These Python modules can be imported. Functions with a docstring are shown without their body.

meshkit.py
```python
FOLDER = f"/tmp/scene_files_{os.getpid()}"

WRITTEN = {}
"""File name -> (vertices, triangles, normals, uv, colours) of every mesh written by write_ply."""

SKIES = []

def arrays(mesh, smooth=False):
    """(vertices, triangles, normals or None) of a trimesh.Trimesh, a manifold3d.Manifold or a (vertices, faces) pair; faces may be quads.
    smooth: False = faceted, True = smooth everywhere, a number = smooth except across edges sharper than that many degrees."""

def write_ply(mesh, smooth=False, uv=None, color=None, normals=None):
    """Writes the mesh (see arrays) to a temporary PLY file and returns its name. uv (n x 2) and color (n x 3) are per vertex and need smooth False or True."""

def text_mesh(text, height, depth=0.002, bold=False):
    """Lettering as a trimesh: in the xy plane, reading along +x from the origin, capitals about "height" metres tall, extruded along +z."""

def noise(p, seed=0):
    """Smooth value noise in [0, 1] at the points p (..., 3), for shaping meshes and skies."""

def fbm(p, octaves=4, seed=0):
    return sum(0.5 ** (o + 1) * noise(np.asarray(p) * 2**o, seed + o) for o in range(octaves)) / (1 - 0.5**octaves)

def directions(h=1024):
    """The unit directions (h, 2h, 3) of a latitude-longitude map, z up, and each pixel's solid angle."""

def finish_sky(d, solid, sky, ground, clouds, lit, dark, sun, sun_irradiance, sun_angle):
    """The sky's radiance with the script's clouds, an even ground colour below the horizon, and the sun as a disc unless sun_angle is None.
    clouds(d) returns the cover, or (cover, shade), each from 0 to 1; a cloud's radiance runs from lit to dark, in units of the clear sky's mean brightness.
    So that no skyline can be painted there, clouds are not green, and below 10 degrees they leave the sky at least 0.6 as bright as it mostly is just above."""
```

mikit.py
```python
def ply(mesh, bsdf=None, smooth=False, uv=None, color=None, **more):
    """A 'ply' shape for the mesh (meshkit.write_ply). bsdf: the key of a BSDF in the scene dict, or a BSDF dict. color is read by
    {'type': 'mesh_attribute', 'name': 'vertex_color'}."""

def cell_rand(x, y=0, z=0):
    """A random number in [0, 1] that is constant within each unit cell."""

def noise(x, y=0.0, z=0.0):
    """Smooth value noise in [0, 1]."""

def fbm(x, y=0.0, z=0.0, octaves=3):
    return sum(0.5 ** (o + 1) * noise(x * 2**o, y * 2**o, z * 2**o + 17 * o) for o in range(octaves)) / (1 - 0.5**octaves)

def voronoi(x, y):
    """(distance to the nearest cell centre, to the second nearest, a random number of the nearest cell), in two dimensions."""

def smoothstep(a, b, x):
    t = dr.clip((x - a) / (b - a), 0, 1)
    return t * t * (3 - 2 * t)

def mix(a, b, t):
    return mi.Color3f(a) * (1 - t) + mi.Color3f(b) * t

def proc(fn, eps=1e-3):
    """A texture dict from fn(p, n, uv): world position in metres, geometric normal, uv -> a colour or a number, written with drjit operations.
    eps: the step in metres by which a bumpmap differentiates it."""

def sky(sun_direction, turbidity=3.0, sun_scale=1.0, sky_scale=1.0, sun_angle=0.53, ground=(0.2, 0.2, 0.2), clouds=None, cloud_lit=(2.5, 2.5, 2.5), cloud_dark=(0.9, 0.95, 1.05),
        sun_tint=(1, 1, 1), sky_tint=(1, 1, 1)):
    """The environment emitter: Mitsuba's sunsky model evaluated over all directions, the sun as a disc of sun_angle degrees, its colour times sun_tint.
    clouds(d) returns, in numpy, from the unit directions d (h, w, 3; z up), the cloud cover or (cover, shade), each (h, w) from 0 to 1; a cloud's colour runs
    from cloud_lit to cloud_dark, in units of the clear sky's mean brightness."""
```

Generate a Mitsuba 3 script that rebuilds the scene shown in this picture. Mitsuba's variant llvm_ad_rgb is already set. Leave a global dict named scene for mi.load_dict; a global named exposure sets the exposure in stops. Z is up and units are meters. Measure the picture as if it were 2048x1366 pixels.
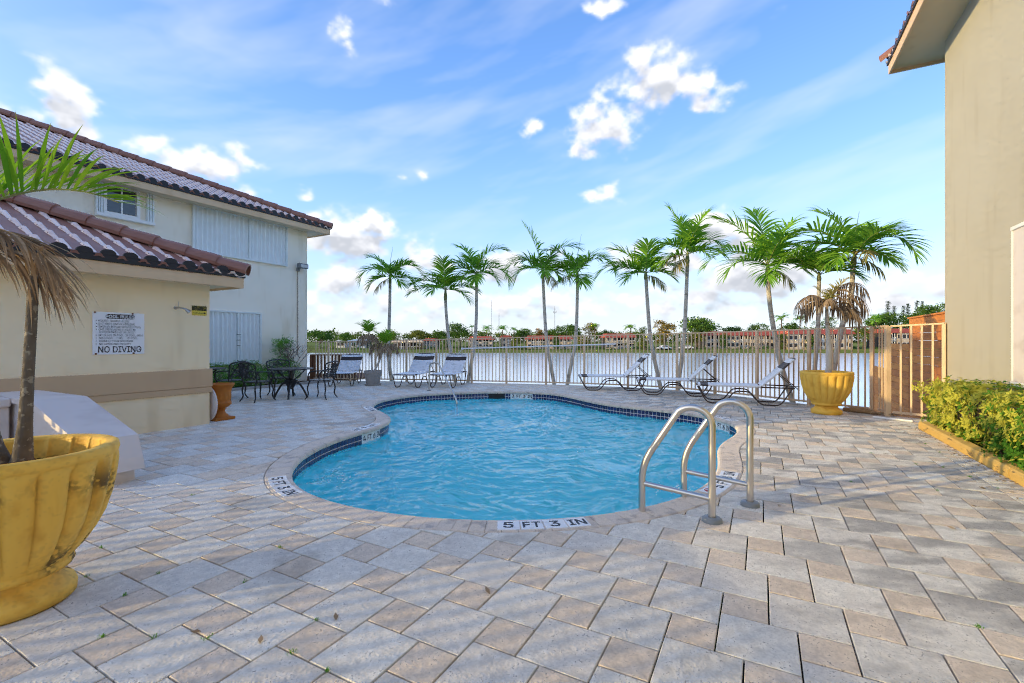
import math, numpy as np, trimesh, mitsuba as mi, drjit as dr, mikit, meshkit, shapely
from shapely.geometry import Polygon, Point, LineString, MultiPolygon, box as sbox
from shapely.prepared import prep
from scipy.spatial import Delaunay
from mikit import proc, noise, fbm, voronoi, cell_rand, smoothstep, mix
T = mi.ScalarTransform4f
rng = np.random.default_rng(7)
scene, labels = {}, {}

# ---------------------------------------------------------------- camera, sky, exposure
EYE, F = 1.25, 925.0                     # eye height; focal length for a 2048 wide picture
scene['camera'] = {'type': 'perspective', 'fov': 2 * math.degrees(math.atan(1024 / F)), 'fov_axis': 'x', 'near_clip': 0.05, 'far_clip': 9000.0,
                   'to_world': T().look_at(origin=[0, 0, EYE], target=[0, 10, EYE], up=[0, 0, 1])}
exposure = 5.97
SUN_AZ, SUN_EL = math.radians(250.5), math.radians(9.5)   # azimuth clockwise from +y
SUN = [math.sin(SUN_AZ) * math.cos(SUN_EL), math.cos(SUN_AZ) * math.cos(SUN_EL), math.sin(SUN_EL)]

# cumulus: azimuth, elevation, half width, half height (degrees), strength
CUMULUS = [
    (18.3, 27.9, 5.4, 3.6, 1.0), (16.0, 30.0, 2.6, 2.2, .9), (23.2, 25.9, 3.8, 1.9, .6), (20.5, 26.5, 3.4, 2.0, .8), (10.8, 24.2, 4.8, 3.4, 1.0), (8.4, 22.6, 2.6, 2.2, .9), (11.5, 27.5, 2.5, 1.6, .55), (14.0, 25.6, 3.0, 2.2, .7),
    (1.8, 24.1, 1.9, 1.3, .85), (10.8, 16.9, 3.0, 1.7, .8), (12.5, 18.2, 1.6, 1.0, .7), (-34.0, 17.2, 4.6, 2.3, 1.1), (-30.4, 18.6, 1.9, 2.0, 1.0), (-31.0, 15.0, 3.4, 1.6, .8), (-37.5, 18.0, 2.2, 1.7, .9),
    (-44.2, 20.0, 2.0, 3.3, 1.1), (-45.2, 22.0, 1.0, 1.0, .7), (-42.9, 18.0, 1.5, 2.0, 1.0), (-47, 17.5, 2.6, 2.0, .8), (-20.1, 32.5, 1.3, 2.5, .8), (-19.4, 30.8, 1.2, 1.6, .7), (11.3, 35.6, 2.4, 1.2, .8), (-15.5, 35.2, 2.4, 1.2, .5), (29.5, 31.5, 2.4, .9, .32), (31.5, 33.2, 1.6, .8, .3),
    (-19.3, 11.8, 6.4, 3.1, 1.15), (-16.0, 13.4, 2.4, 2.1, 1.1), (-22.5, 12.3, 2.6, 1.6, .8), (-19.8, 7.2, 4.2, 2.8, .9), (-10.5, 9.8, 3.8, 2.5, 1.1), (-1.0, 9.0, 4.2, 2.6, 1.1), (24.2, 12.2, 4.0, 2.5, 1.15), (26.5, 10.6, 2.4, 1.8, 1.0), (13.8, 9.7, 3.0, 2.4, .9), (20.5, 8.8, 4.2, 2.4, 1.0), (27.5, 7.0, 6.8, 3.9, 1.15), (22.0, 4.6, 6.0, 2.6, .9), (31.0, 9.0, 2.8, 2.0, .8), (33.5, 4.2, 4.0, 2.0, .7),
    (-13.3, 19.1, 1.1, .75, .65), (-11.0, 19.4, 1.0, 1.1, .7), (-24.1, 16.1, 1.9, .8, .8), (-23.1, 14.0, 1.6, .8, .8), (-39.4, 20.6, 1.5, .6, .4), (6.0, 9.5, 2.6, 1.8, .8), (-6, 5.5, 4, 2.2, .7), (4, 5.2, 5, 2.2, .75), (12, 5.0, 4, 2.0, .7), (-26, 8.5, 3, 2.2, .8), (-13, 4.5, 4, 2.0, .7),
    (-62, 20, 6, 3, .9), (-75, 13, 7, 3.2, .9), (62, 16, 6, 2.8, .8), (80, 12, 7, 3.0, .9), (105, 18, 7, 3.2, .9), (130, 10, 8, 3, .9), (160, 17, 7, 3.2, .8), (-165, 12, 7, 3.0, .8), (-100, 24, 5, 2.2, .6), (-85, 30, 5, 2.4, .5), (55, 35, 5, 2.4, .6), (140, 33, 6, 2.6, .6), (0, 55, 6, 3, .4)]


def clouds(d):
    az, el = np.degrees(np.arctan2(d[..., 0], d[..., 1])), np.degrees(np.arcsin(np.clip(d[..., 2], 0, 1)))

    def field(e):
        q = np.stack([np.sin(np.radians(az)) * 9, np.cos(np.radians(az)) * 9, e * .19], -1)
        warp = meshkit.fbm(q * 2.3, 5, 3) - .5
        warp2 = meshkit.fbm(q * 2.3 + 40, 5, 4) - .5
        body = np.zeros(az.shape)
        for a0, e0, rx, ry, s in CUMULUS:
            da = (az - a0 + 180) % 360 - 180
            da, de = da + warp * 4.6 * min(1, rx / 2), e - e0 + warp2 * 3.4 * min(1, ry / 1.5)
            de = np.where(de < 0, de * 1.35, de)
            r2 = (da / rx) ** 2 + (de / ry) ** 2
            body = np.maximum(body, s * np.exp(-r2 * 1.05) * (r2 < 7))
        puff = meshkit.fbm(q * 4.2 + 5, 6, 11) - .5
        bank = .62 * np.exp(-((e - 4.4) / 3.4) ** 2) * (.55 + .9 * meshkit.fbm(q * 1.2 + 9, 4, 21))
        return np.maximum(body, bank) + puff * 1.25 * np.minimum(1, body * 2 + bank * 1.3 + .12), q

    f, q = field(el)
    f = f + np.clip((el - 38) / 10, 0, 1) * np.clip(meshkit.fbm(d * 3.2 + 2, 5, 63) * 2.6 - 1.05, 0, .9)     # scattered cumulus overhead, out of view, added to lift the fill light
    cover = np.clip((f - .18) / .70, 0, 1) ** 1.5
    cover = cover * cover * (3 - 2 * cover)
    above, _ = field(el + 1.5)
    tex = meshkit.fbm(q * 4 + 31, 4, 5)
    shade = .60 + .38 * np.clip((above - .50) / .55, 0, 1) * np.clip(.45 + 1.1 * tex, 0, 1) + .22 * np.clip(tex - .45, 0, 1)
    shade = np.where(el < 12, shade + .30 * np.clip(1.6 * (meshkit.fbm(q * 2.6 + 51, 5, 9) - .42), 0, 1), shade)
    wq = np.stack([d[..., 0] * 4.0 + d[..., 2] * 2.0, d[..., 1] * 4.0, d[..., 2] * 15 - d[..., 0] * 4.2], -1)
    wq = wq + .9 * (meshkit.fbm(wq * .7, 3, 70)[..., None] - .5)
    wisp = np.clip(meshkit.fbm(wq + 3, 6, 40) - .44, 0, 1) * 1.15 * np.clip((el - 5) / 12, 0, 1) * np.clip((62 - el) / 30, 0, 1)
    haze = .80 * np.exp(-(el / 8.6) ** 1.3)
    apart = np.degrees(np.arccos(np.clip(d @ np.asarray(SUN), -1, 1)))       # high cloud towards the sun, strengthened out of view to add fill light
    veil = .95 * np.exp(-(apart / 39) ** 2)
    thin = np.clip(wisp * (.78 + .3 * veil) + veil * (.75 + .5 * meshkit.fbm(wq * 1.3 + 8, 4, 44)), 0, .85)
    total = 1 - (1 - cover) * (1 - thin) * (1 - haze)
    weight = cover + (1 - cover) * (haze + (1 - haze) * thin) + 1e-6
    mixed = (shade * cover + (1 - cover) * (.74 * haze + (1 - haze) * thin * (.62 - .6 * veil))) / weight
    return total, np.clip(mixed, 0, 1)


scene['sky'] = mikit.sky(SUN, turbidity=3, sun_scale=.082, sky_scale=1.0, sun_angle=0.53, ground=(.2, .2, .18), clouds=clouds,
                         cloud_lit=(3.0, 2.95, 2.95), cloud_dark=(1.0, 1.05, 1.16), sun_tint=(.80, 1, 1.25), sky_tint=(.138, .186, .300))

# ---------------------------------------------------------------- helpers
U, W, O = np.array([.88, -.475]), np.array([.475, .88]), np.array([-.163, 2.156])     # the paving's and the buildings' two directions
MUW = np.eye(4); MUW[:2, 0], MUW[:2, 1], MUW[:2, 3] = U, W, O


def uw(u, w, z=0.0):
    p = O + u * U + w * W
    return np.array([p[0], p[1], z])


def to_uw(p):
    d = np.asarray(p)[..., :2] - O
    return np.stack([d @ U, d @ W], -1)


def at(x, y, z=0.0):
    """the point at height z seen in the survey picture at x, y"""
    k = (EYE - z) / (y - 683.0)
    return np.array([(x - 1024) * k, F * k, z])


def col(x, y, Y):
    """the point at distance Y"""
    return np.array([(x - 1024) / F * Y, Y, EYE + (683 - y) / F * Y])


def numbered(key):
    if key not in scene and key not in labels and not any(k.startswith(key + '__') for k in scene):
        return key
    n = COUNT.get(key, 0) + 1
    COUNT[key] = n
    return f'{key}_{n:03d}'


COUNT, TAKEN = {}, set()


def key_for(name, parent=None):
    key = f'{parent}__{name}' if parent else name
    if key in TAKEN:
        n = COUNT.get(key, 0) + 1
        COUNT[key] = n
        key = f'{key}_{n:03d}'
    TAKEN.add(key)
    return key


def thing(name, label=None, cat=None, group=None, kind=None):
    key = key_for(name)
    tag(key, label, cat, group, kind)
    return key


def tag(key, label=None, cat=None, group=None, kind=None):
    e = {k: v for k, v in (('label', label), ('category', cat), ('group', group), ('kind', kind)) if v}
    if e:
        labels[key] = e


class M:
    """a mesh under construction: vertices, triangles, uv"""

    def __init__(self):
        self.v, self.f, self.t, self.n = [], [], [], 0

    def add(self, v, f, uv=(0., 0.), m=None):
        v, f = np.asarray(v, float), np.asarray(f, int)
        if len(v) == 0 or len(f) == 0:
            return self
        if f.shape[1] == 4:
            f = np.vstack([f[:, [0, 1, 2]], f[:, [0, 2, 3]]])
        if m is not None:
            v = v @ np.asarray(m)[:3, :3].T + np.asarray(m)[:3, 3]
        self.v.append(v); self.f.append(f + self.n); self.n += len(v)
        self.t.append(np.broadcast_to(np.asarray(uv, float), (len(v), 2)))
        return self

    def arrays(self):
        return np.vstack(self.v), np.vstack(self.f), np.vstack(self.t)

    def box(self, lo, hi, uv=(0., 0.), bevel=0.0, m=None):
        lo, hi = np.minimum(lo, hi), np.maximum(lo, hi)
        if bevel:
            c = []
            for s in np.ndindex(2, 2, 2):
                for ax in range(3):
                    p = [(hi if s[k] else lo)[k] - (1 if s[k] else -1) * (0 if k == ax else bevel) for k in range(3)]
                    c.append(p)
            h = trimesh.convex.convex_hull(np.array(c, float))
            return self.add(h.vertices, h.faces, uv, m)
        v = np.array([[(hi if s[k] else lo)[k] for k in range(3)] for s in np.ndindex(2, 2, 2)], float)
        f = [[0, 1, 3], [0, 3, 2], [4, 6, 7], [4, 7, 5], [0, 4, 5], [0, 5, 1], [2, 3, 7], [2, 7, 6], [0, 2, 6], [0, 6, 4], [1, 5, 7], [1, 7, 3]]
        return self.add(v, f, uv, m)

    def beam(self, a, b, sx, sy, up=(0, 0, 1), uv=(0., 0.), bevel=0.0):
        """a box from a to b with the section sx (sideways) by sy (along up)"""
        a, b = np.asarray(a, float), np.asarray(b, float)
        L = np.linalg.norm(b - a); z = (b - a) / L
        x = np.cross(up, z); x = x / np.linalg.norm(x); y = np.cross(z, x)
        m = np.eye(4); m[:3, 0], m[:3, 1], m[:3, 2], m[:3, 3] = x, y, z, a
        return self.box([-sx / 2, -sy / 2, 0], [sx / 2, sy / 2, L], uv, bevel, m)

    def tube(self, pts, r, sides=8, closed=False, uv=(0., 0.), cap=True, m=None):
        p = np.asarray(pts, float); n = len(p)
        r = np.broadcast_to(np.asarray(r, float), (n,))
        t = (np.roll(p, -1, 0) - np.roll(p, 1, 0)) if closed else np.gradient(p, axis=0)
        t = t / (np.linalg.norm(t, axis=1, keepdims=True) + 1e-12)
        a = np.cross(t[0], [0, 0, 1] if abs(t[0][2]) < .9 else [1, 0, 0]); a /= np.linalg.norm(a)
        ang = np.arange(sides) * 2 * np.pi / sides
        V = []
        for i in range(n):
            a = a - t[i] * (a @ t[i]); a /= np.linalg.norm(a) + 1e-12
            b = np.cross(t[i], a)
            V.append(p[i] + r[i] * (np.cos(ang)[:, None] * a + np.sin(ang)[:, None] * b))
        V = np.vstack(V); Fs = []
        for i in range(n if closed else n - 1):
            j = (i + 1) % n
            for k in range(sides):
                l = (k + 1) % sides
                Fs.append([i * sides + k, i * sides + l, j * sides + l, j * sides + k])
        Fs = np.array(Fs); Fs = np.vstack([Fs[:, [0, 1, 2]], Fs[:, [0, 2, 3]]])
        if cap and not closed:
            V = np.vstack([V, p[[0]], p[[-1]]]); c0, c1 = n * sides, n * sides + 1
            k = np.arange(sides); l = (k + 1) % sides; e = (n - 1) * sides
            Fs = np.vstack([Fs, np.stack([l, k, k * 0 + c0], 1), np.stack([e + k, e + l, k * 0 + c1], 1)])
        return self.add(V, Fs, uv, m)

    def lathe(self, prof, segs=32, uv=(0., 0.), m=None, flute=None):
        """prof: (radius, z) from one end to the other; flute(angle, i) scales the radius"""
        prof = np.asarray(prof, float); n = len(prof)
        ang = np.arange(segs) * 2 * np.pi / segs
        V = []
        for i, (r, z) in enumerate(prof):
            rr = r * (flute(ang, i) if flute else 1.0)
            V.append(np.stack([rr * np.cos(ang), rr * np.sin(ang), np.full(segs, z)], 1))
        V = np.vstack(V); i, k = np.meshgrid(np.arange(n - 1), np.arange(segs), indexing='ij'); l = (k + 1) % segs
        Fs = np.stack([i * segs + k, i * segs + l, (i + 1) * segs + l, (i + 1) * segs + k], -1).reshape(-1, 4)
        return self.add(V, Fs, uv, m)

    def poly(self, polygon, z0, z1, uv=(0., 0.), m=None):
        for g in getattr(polygon, 'geoms', [polygon]):
            if g.geom_type == 'Polygon' and g.area > 1e-7:
                e = trimesh.creation.extrude_polygon(g, z1 - z0, engine='earcut')
                self.add(e.vertices + [0, 0, z0], e.faces, uv, m)
        return self

    def grid(self, P, uv=(0., 0.)):
        """P: rows x columns x 3"""
        a, b = P.shape[:2]
        i, k = np.meshgrid(np.arange(a - 1), np.arange(b - 1), indexing='ij')
        Fs = np.stack([i * b + k, i * b + k + 1, (i + 1) * b + k + 1, (i + 1) * b + k], -1).reshape(-1, 4)
        return self.add(P.reshape(-1, 3), Fs, uv)


def place(p, yaw=0.0, s=1.0):
    m = np.eye(4); c, n = math.cos(yaw), math.sin(yaw)
    m[:2, :2] = [[c, -n], [n, c]]; m[:3, :3] *= s; m[:3, 3] = p
    return m


def put(name, mesh, mat, parent=None, smooth=False, m=None, **lab):
    """one entry of the scene"""
    key = key_for(name, parent)
    if isinstance(mesh, M):
        v, f, uv = mesh.arrays()
        if isinstance(smooth, bool):
            d = mikit.ply((v, f), mat, smooth=smooth, uv=uv)
        else:
            d = mikit.ply((v, f), mat, smooth=smooth)
    else:
        d = dict(mesh)
    if m is not None:
        d['to_world'] = T(np.asarray(m, float))
    scene[key] = d
    tag(key, lab.get('label'), lab.get('cat'), lab.get('group'), lab.get('kind'))
    return key


def arc(c, r, a0, a1, n, ax=(1, 0, 0), ay=(0, 0, 1)):
    a = np.linspace(math.radians(a0), math.radians(a1), n)
    return np.asarray(c) + r * (np.cos(a)[:, None] * np.asarray(ax, float) + np.sin(a)[:, None] * np.asarray(ay, float))


def rounded(pts, r, n=5):
    """a polyline with its inner corners rounded"""
    pts = [np.asarray(p, float) for p in pts]; out = [pts[0]]
    for i in range(1, len(pts) - 1):
        a, b, c = pts[i - 1], pts[i], pts[i + 1]
        ra = min(r, .45 * np.linalg.norm(a - b), .45 * np.linalg.norm(c - b))
        p, q = b + (a - b) / np.linalg.norm(a - b) * ra, b + (c - b) / np.linalg.norm(c - b) * ra
        for s in np.linspace(0, 1, n):
            out.append((1 - s) ** 2 * p + 2 * s * (1 - s) * b + s * s * q)
    out.append(pts[-1])
    return np.array(out)


def text(s, height, width=None, bold=False, depth=.001):
    t = meshkit.text_mesh(s, height, depth, bold)
    v = np.array(t.vertices)
    if width:
        v[:, 0] = (v[:, 0] - v[:, 0].min()) * width / np.ptp(v[:, 0])
    return v, np.array(t.faces)

# ---------------------------------------------------------------- materials
def rgb(*c):
    return {'type': 'rgb', 'value': list(c)}


def mat(name, color, rough=.6, spec=.4, two=True, bump=None, scale=.001, **more):
    b = {'type': 'principled', 'base_color': color if isinstance(color, dict) else rgb(*color), 'roughness': rough, 'specular': spec, **more}
    if bump is not None:
        b = {'type': 'bumpmap', 'arbitrary': proc(bump, 2e-3), 'scale': scale, 'bsdf': b}
    scene[name] = {'type': 'twosided', 'bsdf': b} if two else b


def stucco(c, dirt=(.8, .76, .68)):
    def fn(p, n, uv):
        g = fbm(p.x * 1.3, p.y * 1.3, p.z * 1.1, 4)
        s = fbm(p.x * 5, p.y * 5, p.z * .7, 3)
        grime = smoothstep(.55, .8, s) * .5 + smoothstep(.62, .2, g) * .35
        return mix(c, [a * b for a, b in zip(c, dirt)], grime)
    return proc(fn)


def stucco_bump(p, n, uv):
    a = fbm(p.x * 14, p.y * 14, p.z * 20, 4)
    return smoothstep(.38, .62, a) + .35 * noise(p.x * 130, p.y * 130, p.z * 130)


mat('plaster_house', stucco((.88, .81, .67)), .85, .2, bump=stucco_bump, scale=.004)
mat('plaster_poolhouse', stucco((.90, .74, .49)), .85, .2, bump=stucco_bump, scale=.005)
mat('plaster_yellow', stucco((.43, .405, .335), (.88, .86, .82)), .85, .2, bump=stucco_bump, scale=.006)
mat('band_tan', stucco((.56, .385, .225), (.85, .8, .78)), .6, .35)
mat('fascia_tan', stucco((.68, .48, .29)), .55, .35)
mat('soffit_beige', stucco((.62, .52, .36)), .7, .3)
mat('soffit_vent', (.30, .24, .14), .7, .3)
mat('eave_black', (.016, .016, .019), .5, .4)


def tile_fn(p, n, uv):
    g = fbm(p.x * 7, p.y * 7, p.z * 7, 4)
    base = mix((.70, .50, .42), (.78, .62, .54), uv.x)  # sky sheen put into the pale top colour; lips stay red clay
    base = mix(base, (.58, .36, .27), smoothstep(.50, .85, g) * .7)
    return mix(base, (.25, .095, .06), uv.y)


mat('roof_tile', proc(tile_fn), .30, .6, clearcoat=.25, clearcoat_gloss=.7)


def ridge_fn(p, n, uv):
    return mix((.22, .085, .055), (.31, .15, .11), fbm(p.x * 5, p.y * 5, p.z * 5, 4))


mat('ridge_tile', proc(ridge_fn), .45, .5)


def paver_fn(p, n, uv):
    fine = noise(p.x * 125, p.y * 125) * .6 + .4 * noise(p.x * 260, p.y * 260)
    mid = fbm(p.x * 30, p.y * 30, 0, 4)
    lens = fbm(p.x * 2.3 + uv.x * 40, p.y * 2.3 + uv.x * 17, 0, 4)
    grey = mix((.69, .66, .585), (.615, .59, .53), uv.x)
    tan = mix((.665, .56, .44), (.61, .515, .41), uv.x)
    c = mix(grey, tan, uv.y)
    c = mix(c, (.56, .51, .45), smoothstep(.45, .72, lens) * .40)
    char = smoothstep(.50, .78, fbm(p.x * 3.1 + uv.x * 90, p.y * 8.0, uv.x * 9, 4) + .16 * smoothstep(.8, 3.2, p.x))
    c = mix(c, (.155, .153, .157), char * (.20 + .42 * smoothstep(.9, 2.6, p.x)) * (1 - .55 * uv.y))
    pit = smoothstep(.66, .86, fine) * smoothstep(.38, .68, mid)
    c = mix(c, (.12, .11, .10), pit * .75)
    c = c * (.70 + .42 * mid + .18 * noise(p.x * 150 + 5, p.y * 150))
    stain = smoothstep(.66, .74, fbm(p.x * 1.7 + 40, p.y * 1.7, 3, 5))
    return mix(c, (.20, .17, .13), stain * .28)


def paver_bump(p, n, uv):
    return .6 * noise(p.x * 230, p.y * 230) + .8 * noise(p.x * 110, p.y * 110) + fbm(p.x * 30, p.y * 30, 0, 2)


mat('paver', proc(paver_fn), .85, .25, bump=paver_bump, scale=.0022)


def coping_fn(p, n, uv):
    g = fbm(p.x * 16, p.y * 16, 0, 4)
    c = mix((.66, .565, .455), (.62, .54, .455), uv.x)
    c = mix(c, (.31, .28, .26), smoothstep(.5, .8, g) * .6)
    return c * (.88 + .24 * noise(p.x * 200, p.y * 200))


mat('coping', proc(coping_fn), .8, .25, bump=lambda p, n, uv: noise(p.x * 180, p.y * 180, p.z * 180) + fbm(p.x * 40, p.y * 40, p.z * 40, 2), scale=.0015)


def joint_fn(p, n, uv):
    g = fbm(p.x * 5, p.y * 5, 0, 4)
    return mix(mix((.018, .016, .013), (.055, .048, .038), noise(p.x * 160, p.y * 160)), (.030, .055, .015), smoothstep(.58, .7, g) * .7)


mat('joint_sand', proc(joint_fn), .95, .1)
mat('marker_white', proc(lambda p, n, uv: mix((.74, .74, .74), (.55, .53, .50), smoothstep(.55, .8, fbm(p.x * 22, p.y * 22, p.z * 22, 4)))), .3, .5)
mat('letter_black', (.022, .022, .026), .5, .4)
mat('letter_red', (.42, .03, .03), .5, .4)
mat('pool_tile', proc(lambda p, n, uv: mix((.006, .010, .060), (.012, .022, .125), uv.x)), .12, .7)
mat('pool_grout', (.78, .72, .74), .8, .2)


def plaster_fn(p, n, uv):
    g = fbm(p.x * .9, p.y * .9, p.z, 3)
    return mix((.12, .73, .80), (.155, .79, .84), g)


mat('pool_plaster', proc(plaster_fn), .7, .2)
scene['pool_water'] = {'type': 'dielectric', 'int_ior': 1.33, 'ext_ior': 1.0}
mat('foam_white', (.8, .86, .88), .5, .4)


mat('lake_water', proc(lambda p, n, uv: mix((.82, .87, .93), (.92, .94, .97), fbm(p.x * .07, p.y * .25, 0, 3))), .17, .9, metallic=.6)  # pale base colour stands in for part of the sky reflection


def ground_fn(p, n, uv):
    g = fbm(p.x * .35, p.y * .35, 0, 4)
    f = noise(p.x * 9, p.y * 9)
    grass = mix((.075, .115, .022), (.16, .17, .045), g * .7 + .3 * f)
    return mix(grass, (.20, .165, .11), smoothstep(.62, .8, g) * .5)


mat('grass_ground', proc(ground_fn), .95, .1)
mat('mulch', proc(lambda p, n, uv: mix((.035, .022, .014), (.09, .06, .04), noise(p.x * 70, p.y * 70, p.z * 70))), .95, .1)
mat('fence_beige', proc(lambda p, n, uv: mix((.66, .49, .32), (.56, .41, .27), smoothstep(.5, .8, fbm(p.x * 6, p.y * 6, p.z * 3, 4)))), .45, .4)


def yellow_fn(p, n, uv):
    a = fbm(p.x * 3.2, p.y * 3.2, p.z * 2.0, 5)
    b = fbm(p.x * 11 + 3, p.y * 11, p.z * 8, 5)
    c = mix((.76, .44, .05), (.82, .54, .12), a)
    c = mix(c, (.54, .26, .02), smoothstep(.52, .78, b) * .55)
    mold = smoothstep(.68, .55, p.z) * smoothstep(.53, .68, fbm(p.x * 6 + 11, p.y * 6 + 4, p.z * 3.2, 5)) * smoothstep(.42, .62, noise(p.x * 75, p.y * 75, p.z * 75) * .5 + b * .6)
    mold = dr.maximum(mold, smoothstep(.075, .0, p.z + .05 * b) * smoothstep(.35, .6, noise(p.x * 40, p.y * 40, p.z * 40) * .4 + b * .7))
    c = mix(c, (.30, .20, .06), smoothstep(.62, .74, noise(p.x * 70, p.y * 70, p.z * 70) * .55 + fbm(p.x * 7, p.y * 7 + 3, p.z * 5, 4) * .6) * .15 * uv.x)
    return mix(c, (.045, .035, .018), mold * .85 * uv.x)


mat('yellow_concrete', proc(yellow_fn), .6, .35, bump=lambda p, n, uv: fbm(p.x * 18, p.y * 18, p.z * 18, 4) + .3 * noise(p.x * 120, p.y * 120, p.z * 120), scale=.007)
mat('kerb_yellow', proc(lambda p, n, uv: mix(mix((.60, .40, .12), (.50, .31, .08), fbm(p.x * 9, p.y * 9, p.z * 9, 4)), (.10, .075, .045), smoothstep(.60, .74, fbm(p.x * 7 + 9, p.y * 7, p.z * 25, 5)) * .8)), .7, .3, bump=lambda p, n, uv: fbm(p.x * 40, p.y * 40, p.z * 40, 3), scale=.003)
mat('orange_clay', proc(lambda p, n, uv: mix((.50, .175, .022), (.36, .105, .012), fbm(p.x * 14, p.y * 14, p.z * 14, 4))), .6, .35, bump=lambda p, n, uv: fbm(p.x * 30, p.y * 30, p.z * 30, 3), scale=.004)
mat('grey_stone', proc(lambda p, n, uv: mix((.30, .27, .24), (.42, .39, .36), fbm(p.x * 18, p.y * 18, p.z * 18, 4))), .85, .2)
mat('potting_soil', proc(lambda p, n, uv: mix((.04, .028, .018), (.13, .095, .06), noise(p.x * 60, p.y * 60, p.z * 60))), .95, .1)


def trunk_fn(p, n, uv):
    g = fbm(p.x * 22, p.y * 22, p.z * 9, 4)
    ring = smoothstep(.62, .85, noise(p.z * 16 + 1.5 * noise(p.x * 9, p.y * 9), 0, 0))
    c = mix((.60, .56, .51), (.44, .405, .36), g)
    c = mix(c, (.24, .205, .175), ring * .7)
    return mix(c, (.68, .65, .60), smoothstep(.66, .76, fbm(p.x * 30 + 8, p.y * 30, p.z * 18, 4)) * .7)


mat('palm_trunk', proc(trunk_fn), .9, .15)
mat('trunk_dark', proc(lambda p, n, uv: mix(mix((.085, .070, .055), (.17, .145, .115), fbm(p.x * 35, p.y * 35, p.z * 22, 4)), (.33, .30, .24), smoothstep(.58, .68, fbm(p.x * 48 + 8, p.y * 48, p.z * 42, 4)) * .75)), .9, .15, bump=lambda p, n, uv: fbm(p.x * 50, p.y * 50, p.z * 30, 3), scale=.012)


def leafmat(name, fn, trans=.35, rough=.45, spec=.5):
    scene[name] = {'type': 'principledthin', 'base_color': proc(fn), 'roughness': rough, 'diff_trans': trans * 2, 'eta': 1.4, 'spec_trans': 0.0}


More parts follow.
